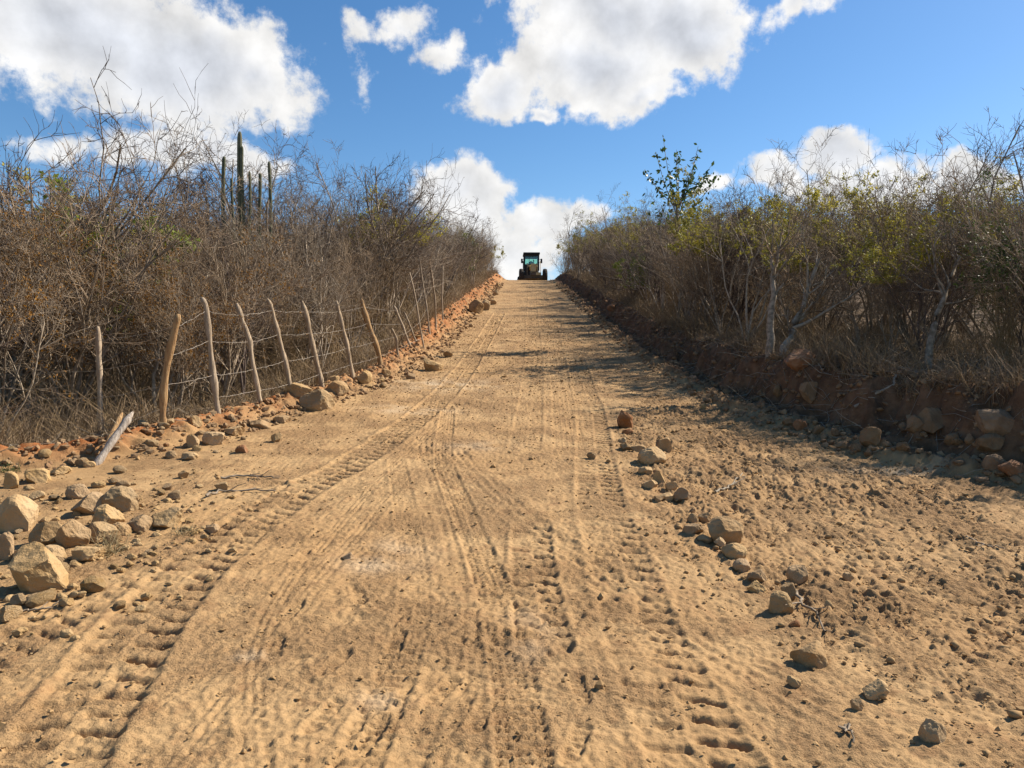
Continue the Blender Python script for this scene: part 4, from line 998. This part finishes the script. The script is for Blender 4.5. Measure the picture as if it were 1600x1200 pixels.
# ------------------------------------------------------------------ motor grader on the crest
def grader():
    d = 62.5; c = at(833, 436, d); x0 = c.x; z0 = H(x0, d) + .06
    o = empty('motor_grader', (x0, d, z0), R(1)); tag(o, 'yellow and black motor grader facing the camera on the hill crest', 'road grader')
    MY = mat('paint_yellow', (0.85, 0.52, 0.08), (0.60, 0.36, 0.06), 3, .5, .4); MB_ = mat('paint_black', (.018, .018, .018), (.03, .028, .025), 4, .6, .3)
    MT = mat('tyre_rubber', (.022, .020, .018), (.045, .035, .026), 6, .9, .2, .01, 14); MD = mat('steel_dark', (.07, .055, .04), (.12, .09, .06), 5, .6, .4)
    MC = mat('paint_cream', (0.527, 0.425, 0.221), (0.442, 0.340, 0.170), 5, .5, .4)
    MG = bpy.data.materials.new('cab_glass'); MG.use_nodes = True; T = NT(MG.node_tree); T.n.clear()
    ou = T.node('ShaderNodeOutputMaterial'); tr = T.node('ShaderNodeBsdfTransparent'); tr.inputs[0].default_value = (.72, .93, .88, 1)
    gl = T.node('ShaderNodeBsdfGlossy'); gl.inputs['Roughness'].default_value = .05; ms = T.node('ShaderNodeMixShader'); ms.inputs[0].default_value = .08
    T.l.new(tr.outputs[0], ms.inputs[1]); T.l.new(gl.outputs[0], ms.inputs[2]); T.l.new(ms.outputs[0], ou.inputs[0])
    def part(name, shapes, m, parent=o, bev=.02):
        bm = bmesh.new()
        for s in shapes:
            k = s[0]
            if k == 'box':
                _, (cx, cy, cz), (sx, sy, sz) = s[:3]; r = bmesh.ops.create_cube(bm, size=1)
                bmesh.ops.scale(bm, vec=(sx, sy, sz), verts=r['verts'])
                if len(s) > 3: bmesh.ops.rotate(bm, cent=(0, 0, 0), matrix=Matrix.Rotation(s[3][1], 3, s[3][0]), verts=r['verts'])
                bmesh.ops.translate(bm, vec=(cx, cy, cz), verts=r['verts'])
            elif k == 'cyl':
                _, (cx, cy, cz), rr, L, ax = s; r = bmesh.ops.create_cone(bm, cap_ends=True, segments=28, radius1=rr, radius2=rr, depth=L)
                if ax == 'x': bmesh.ops.rotate(bm, cent=(0, 0, 0), matrix=Matrix.Rotation(math.pi/2, 3, 'Y'), verts=r['verts'])
                if ax == 'y': bmesh.ops.rotate(bm, cent=(0, 0, 0), matrix=Matrix.Rotation(math.pi/2, 3, 'X'), verts=r['verts'])
                bmesh.ops.translate(bm, vec=(cx, cy, cz), verts=r['verts'])
        if bev: bmesh.ops.bevel(bm, geom=[e for e in bm.edges if e.calc_face_angle(0) > .6], offset=bev, segments=2, affect='EDGES')
        me = bpy.data.meshes.new(name); bm.to_mesh(me); bm.free(); return add(name, me, m, parent)
    # local -Y is towards the camera (front)
    for (sx, yy) in ((-1, 0), (1, 0), (-1, 5.4), (1, 5.4), (-1, 6.95), (1, 6.95)):
        w = empty('wheel', (sx*1.0, yy, .62)); w.parent = o
        # tyre: lathe with lugs
        n = 48; prof_ = [(.33, -.17), (.50, -.19), (.62, -.16), (.66, -.06), (.66, .06), (.62, .16), (.50, .19), (.33, .17)]
        V = []
        for a in range(n):
            th = a/n*2*math.pi
            for k, (r, t) in enumerate(prof_):
                rr = r + (.028 if (a % 3 == 0 and 2 <= k <= 5) else 0); V.append((t, rr*math.cos(th), rr*math.sin(th)))
        m_ = len(prof_); Fq = [(a*m_+k, a*m_+(k+1) % m_, ((a+1) % n)*m_+(k+1) % m_, ((a+1) % n)*m_+k) for a in range(n) for k in range(m_)]
        add('tyre', mesh_np('tyre', V, Fq), MT, w)
        part('rim', [('cyl', (0, 0, 0), .335, .20, 'x'), ('cyl', (sx*.12, 0, 0), .12, .12, 'x')], MY, w)
    MX = mat('paint_yellow_dirty', (.42, .27, .08), (.22, .14, .06), 3, .7, .3)
    part('front_axle', [('box', (0, 0, .66), (1.75, .22, .20)), ('box', (0, 0, .90), (.5, .5, .35)), ('cyl', (0, -.1, .50), .05, 1.7, 'x')], MD)
    part('main_frame', [('box', (0, .1, 1.12), (.36, .5, .75)), ('box', (0, 1.6, 1.62), (.34, 3.0, .36), ('X', R(9))), ('box', (0, 3.4, 1.75), (.36, 1.4, .4))], MY)
    part('front_plate', [('box', (0, -.20, 1.24), (.46, .10, .62)), ('box', (0, -.24, 1.60), (.40, .08, .20))], MC)
    part('headlight', [('cyl', (-.32, -.12, 1.52), .09, .10, 'y')], MC); part('headlight', [('cyl', (.32, -.12, 1.52), .09, .10, 'y')], MC)
    part('warning_panel', [('box', (.38, -.22, .86), (.36, .05, .22))], MC)
    part('circle_drawbar', [('box', (0, 1.3, .78), (.22, 2.2, .16)), ('cyl', (0, 2.4, .72), .68, .10, 'z')], MX)
    # moldboard: curved blade
    V = []; n = 9
    for k in range(n):
        a = R(-55 + 110*k/(n-1)); V += [(-1.2, 2.1 + .38*math.cos(a)*.5 - .1, .40 + .36*math.sin(a)), (1.2, 2.1 + .38*math.cos(a)*.5-.1, .40 + .36*math.sin(a))]
    V += [(v[0], v[1]+.04, v[2]) for v in V]; Fq = []
    for k in range(n-1): Fq += [(2*k, 2*k+1, 2*k+3, 2*k+2), (2*n+2*k+2, 2*n+2*k+3, 2*n+2*k+1, 2*n+2*k)]
    add('blade', mesh_np('blade', V, Fq), MD, o)
    for sx in (-1, 1): part('lift_cylinder', [('cyl', (sx*.42, 2.0, 1.45), .055, 1.2, 'z')], MD)
    # cab frame, see-through windows
    cab = part('cab', [('box', (0, 3.7, 1.35), (1.25, 1.55, .75)), ('box', (-.62, 2.95, 2.25), (.12, .10, 1.5)), ('box', (.62, 2.95, 2.25), (.12, .10, 1.5)),
                       ('box', (-.62, 4.45, 2.25), (.12, .10, 1.5)), ('box', (.62, 4.45, 2.25), (.12, .10, 1.5)), ('box', (0, 2.95, 2.86), (1.2, .10, .22)), ('box', (0, 4.45, 2.86), (1.2, .10, .22)),
                       ('box', (0, 2.96, 1.90), (1.2, .10, .36)), ('box', (0, 4.46, 1.86), (1.2, .10, .30))], MB_)
    part('roof', [('box', (0, 3.7, 3.03), (1.46, 1.9, .14))], MB_, cab)
    part('windscreen', [('box', (0, 2.93, 2.42), (1.12, .015, .66))], MG, cab, 0); part('rear_window', [('box', (0, 4.47, 2.38), (1.12, .015, .74))], MG, cab, 0)
    for sx in (-1, 1): part('side_window', [('box', (sx*.63, 3.7, 2.36), (.015, 1.39, 1.0))], MG, cab, 0)
    part('steering_wheel', [('cyl', (-.05, 3.15, 2.18), .20, .03, 'y'), ('box', (-.05, 3.12, 1.98), (.10, .10, .36))], MB_, cab, .005)
    part('seat', [('box', (0, 3.85, 2.0), (.5, .14, .62)), ('box', (0, 3.6, 1.80), (.5, .5, .12))], MB_, cab)
    part('wiper', [('box', (-.22, 2.90, 2.42), (.03, .02, .55), ('Y', R(6)))], MB_, cab, 0)
    for sx in (-1, 1):
        mr = part('mirror', [('box', (sx*.86, 2.85, 2.35), (.16, .06, .40)), ('box', (sx*.74, 2.9, 2.50), (.28, .03, .03)), ('box', (sx*.74, 2.9, 2.20), (.28, .03, .03))], MB_)
        part('handrail', [('cyl', (sx*.76, 2.75, 1.7), .022, 1.3, 'z')], MC if sx > 0 else MD)
        part('side_tank', [('box', (sx*.64, 3.5, 1.05), (.40, 1.3, .62))], MB_)
    part('engine_hood', [('box', (0, 6.0, 1.62), (1.1, 2.7, .95))], MY)
    part('rear_frame', [('box', (0, 6.2, .95), (.9, 2.6, .4)), ('cyl', (0, 5.4, .62), .08, 1.9, 'x'), ('cyl', (0, 6.95, .62), .08, 1.9, 'x')], MD)
    part('exhaust_pipe', [('cyl', (.30, 5.6, 2.4), .05, .9, 'z')], MD)
    return o
grader()
print('objects', len(bpy.data.objects))
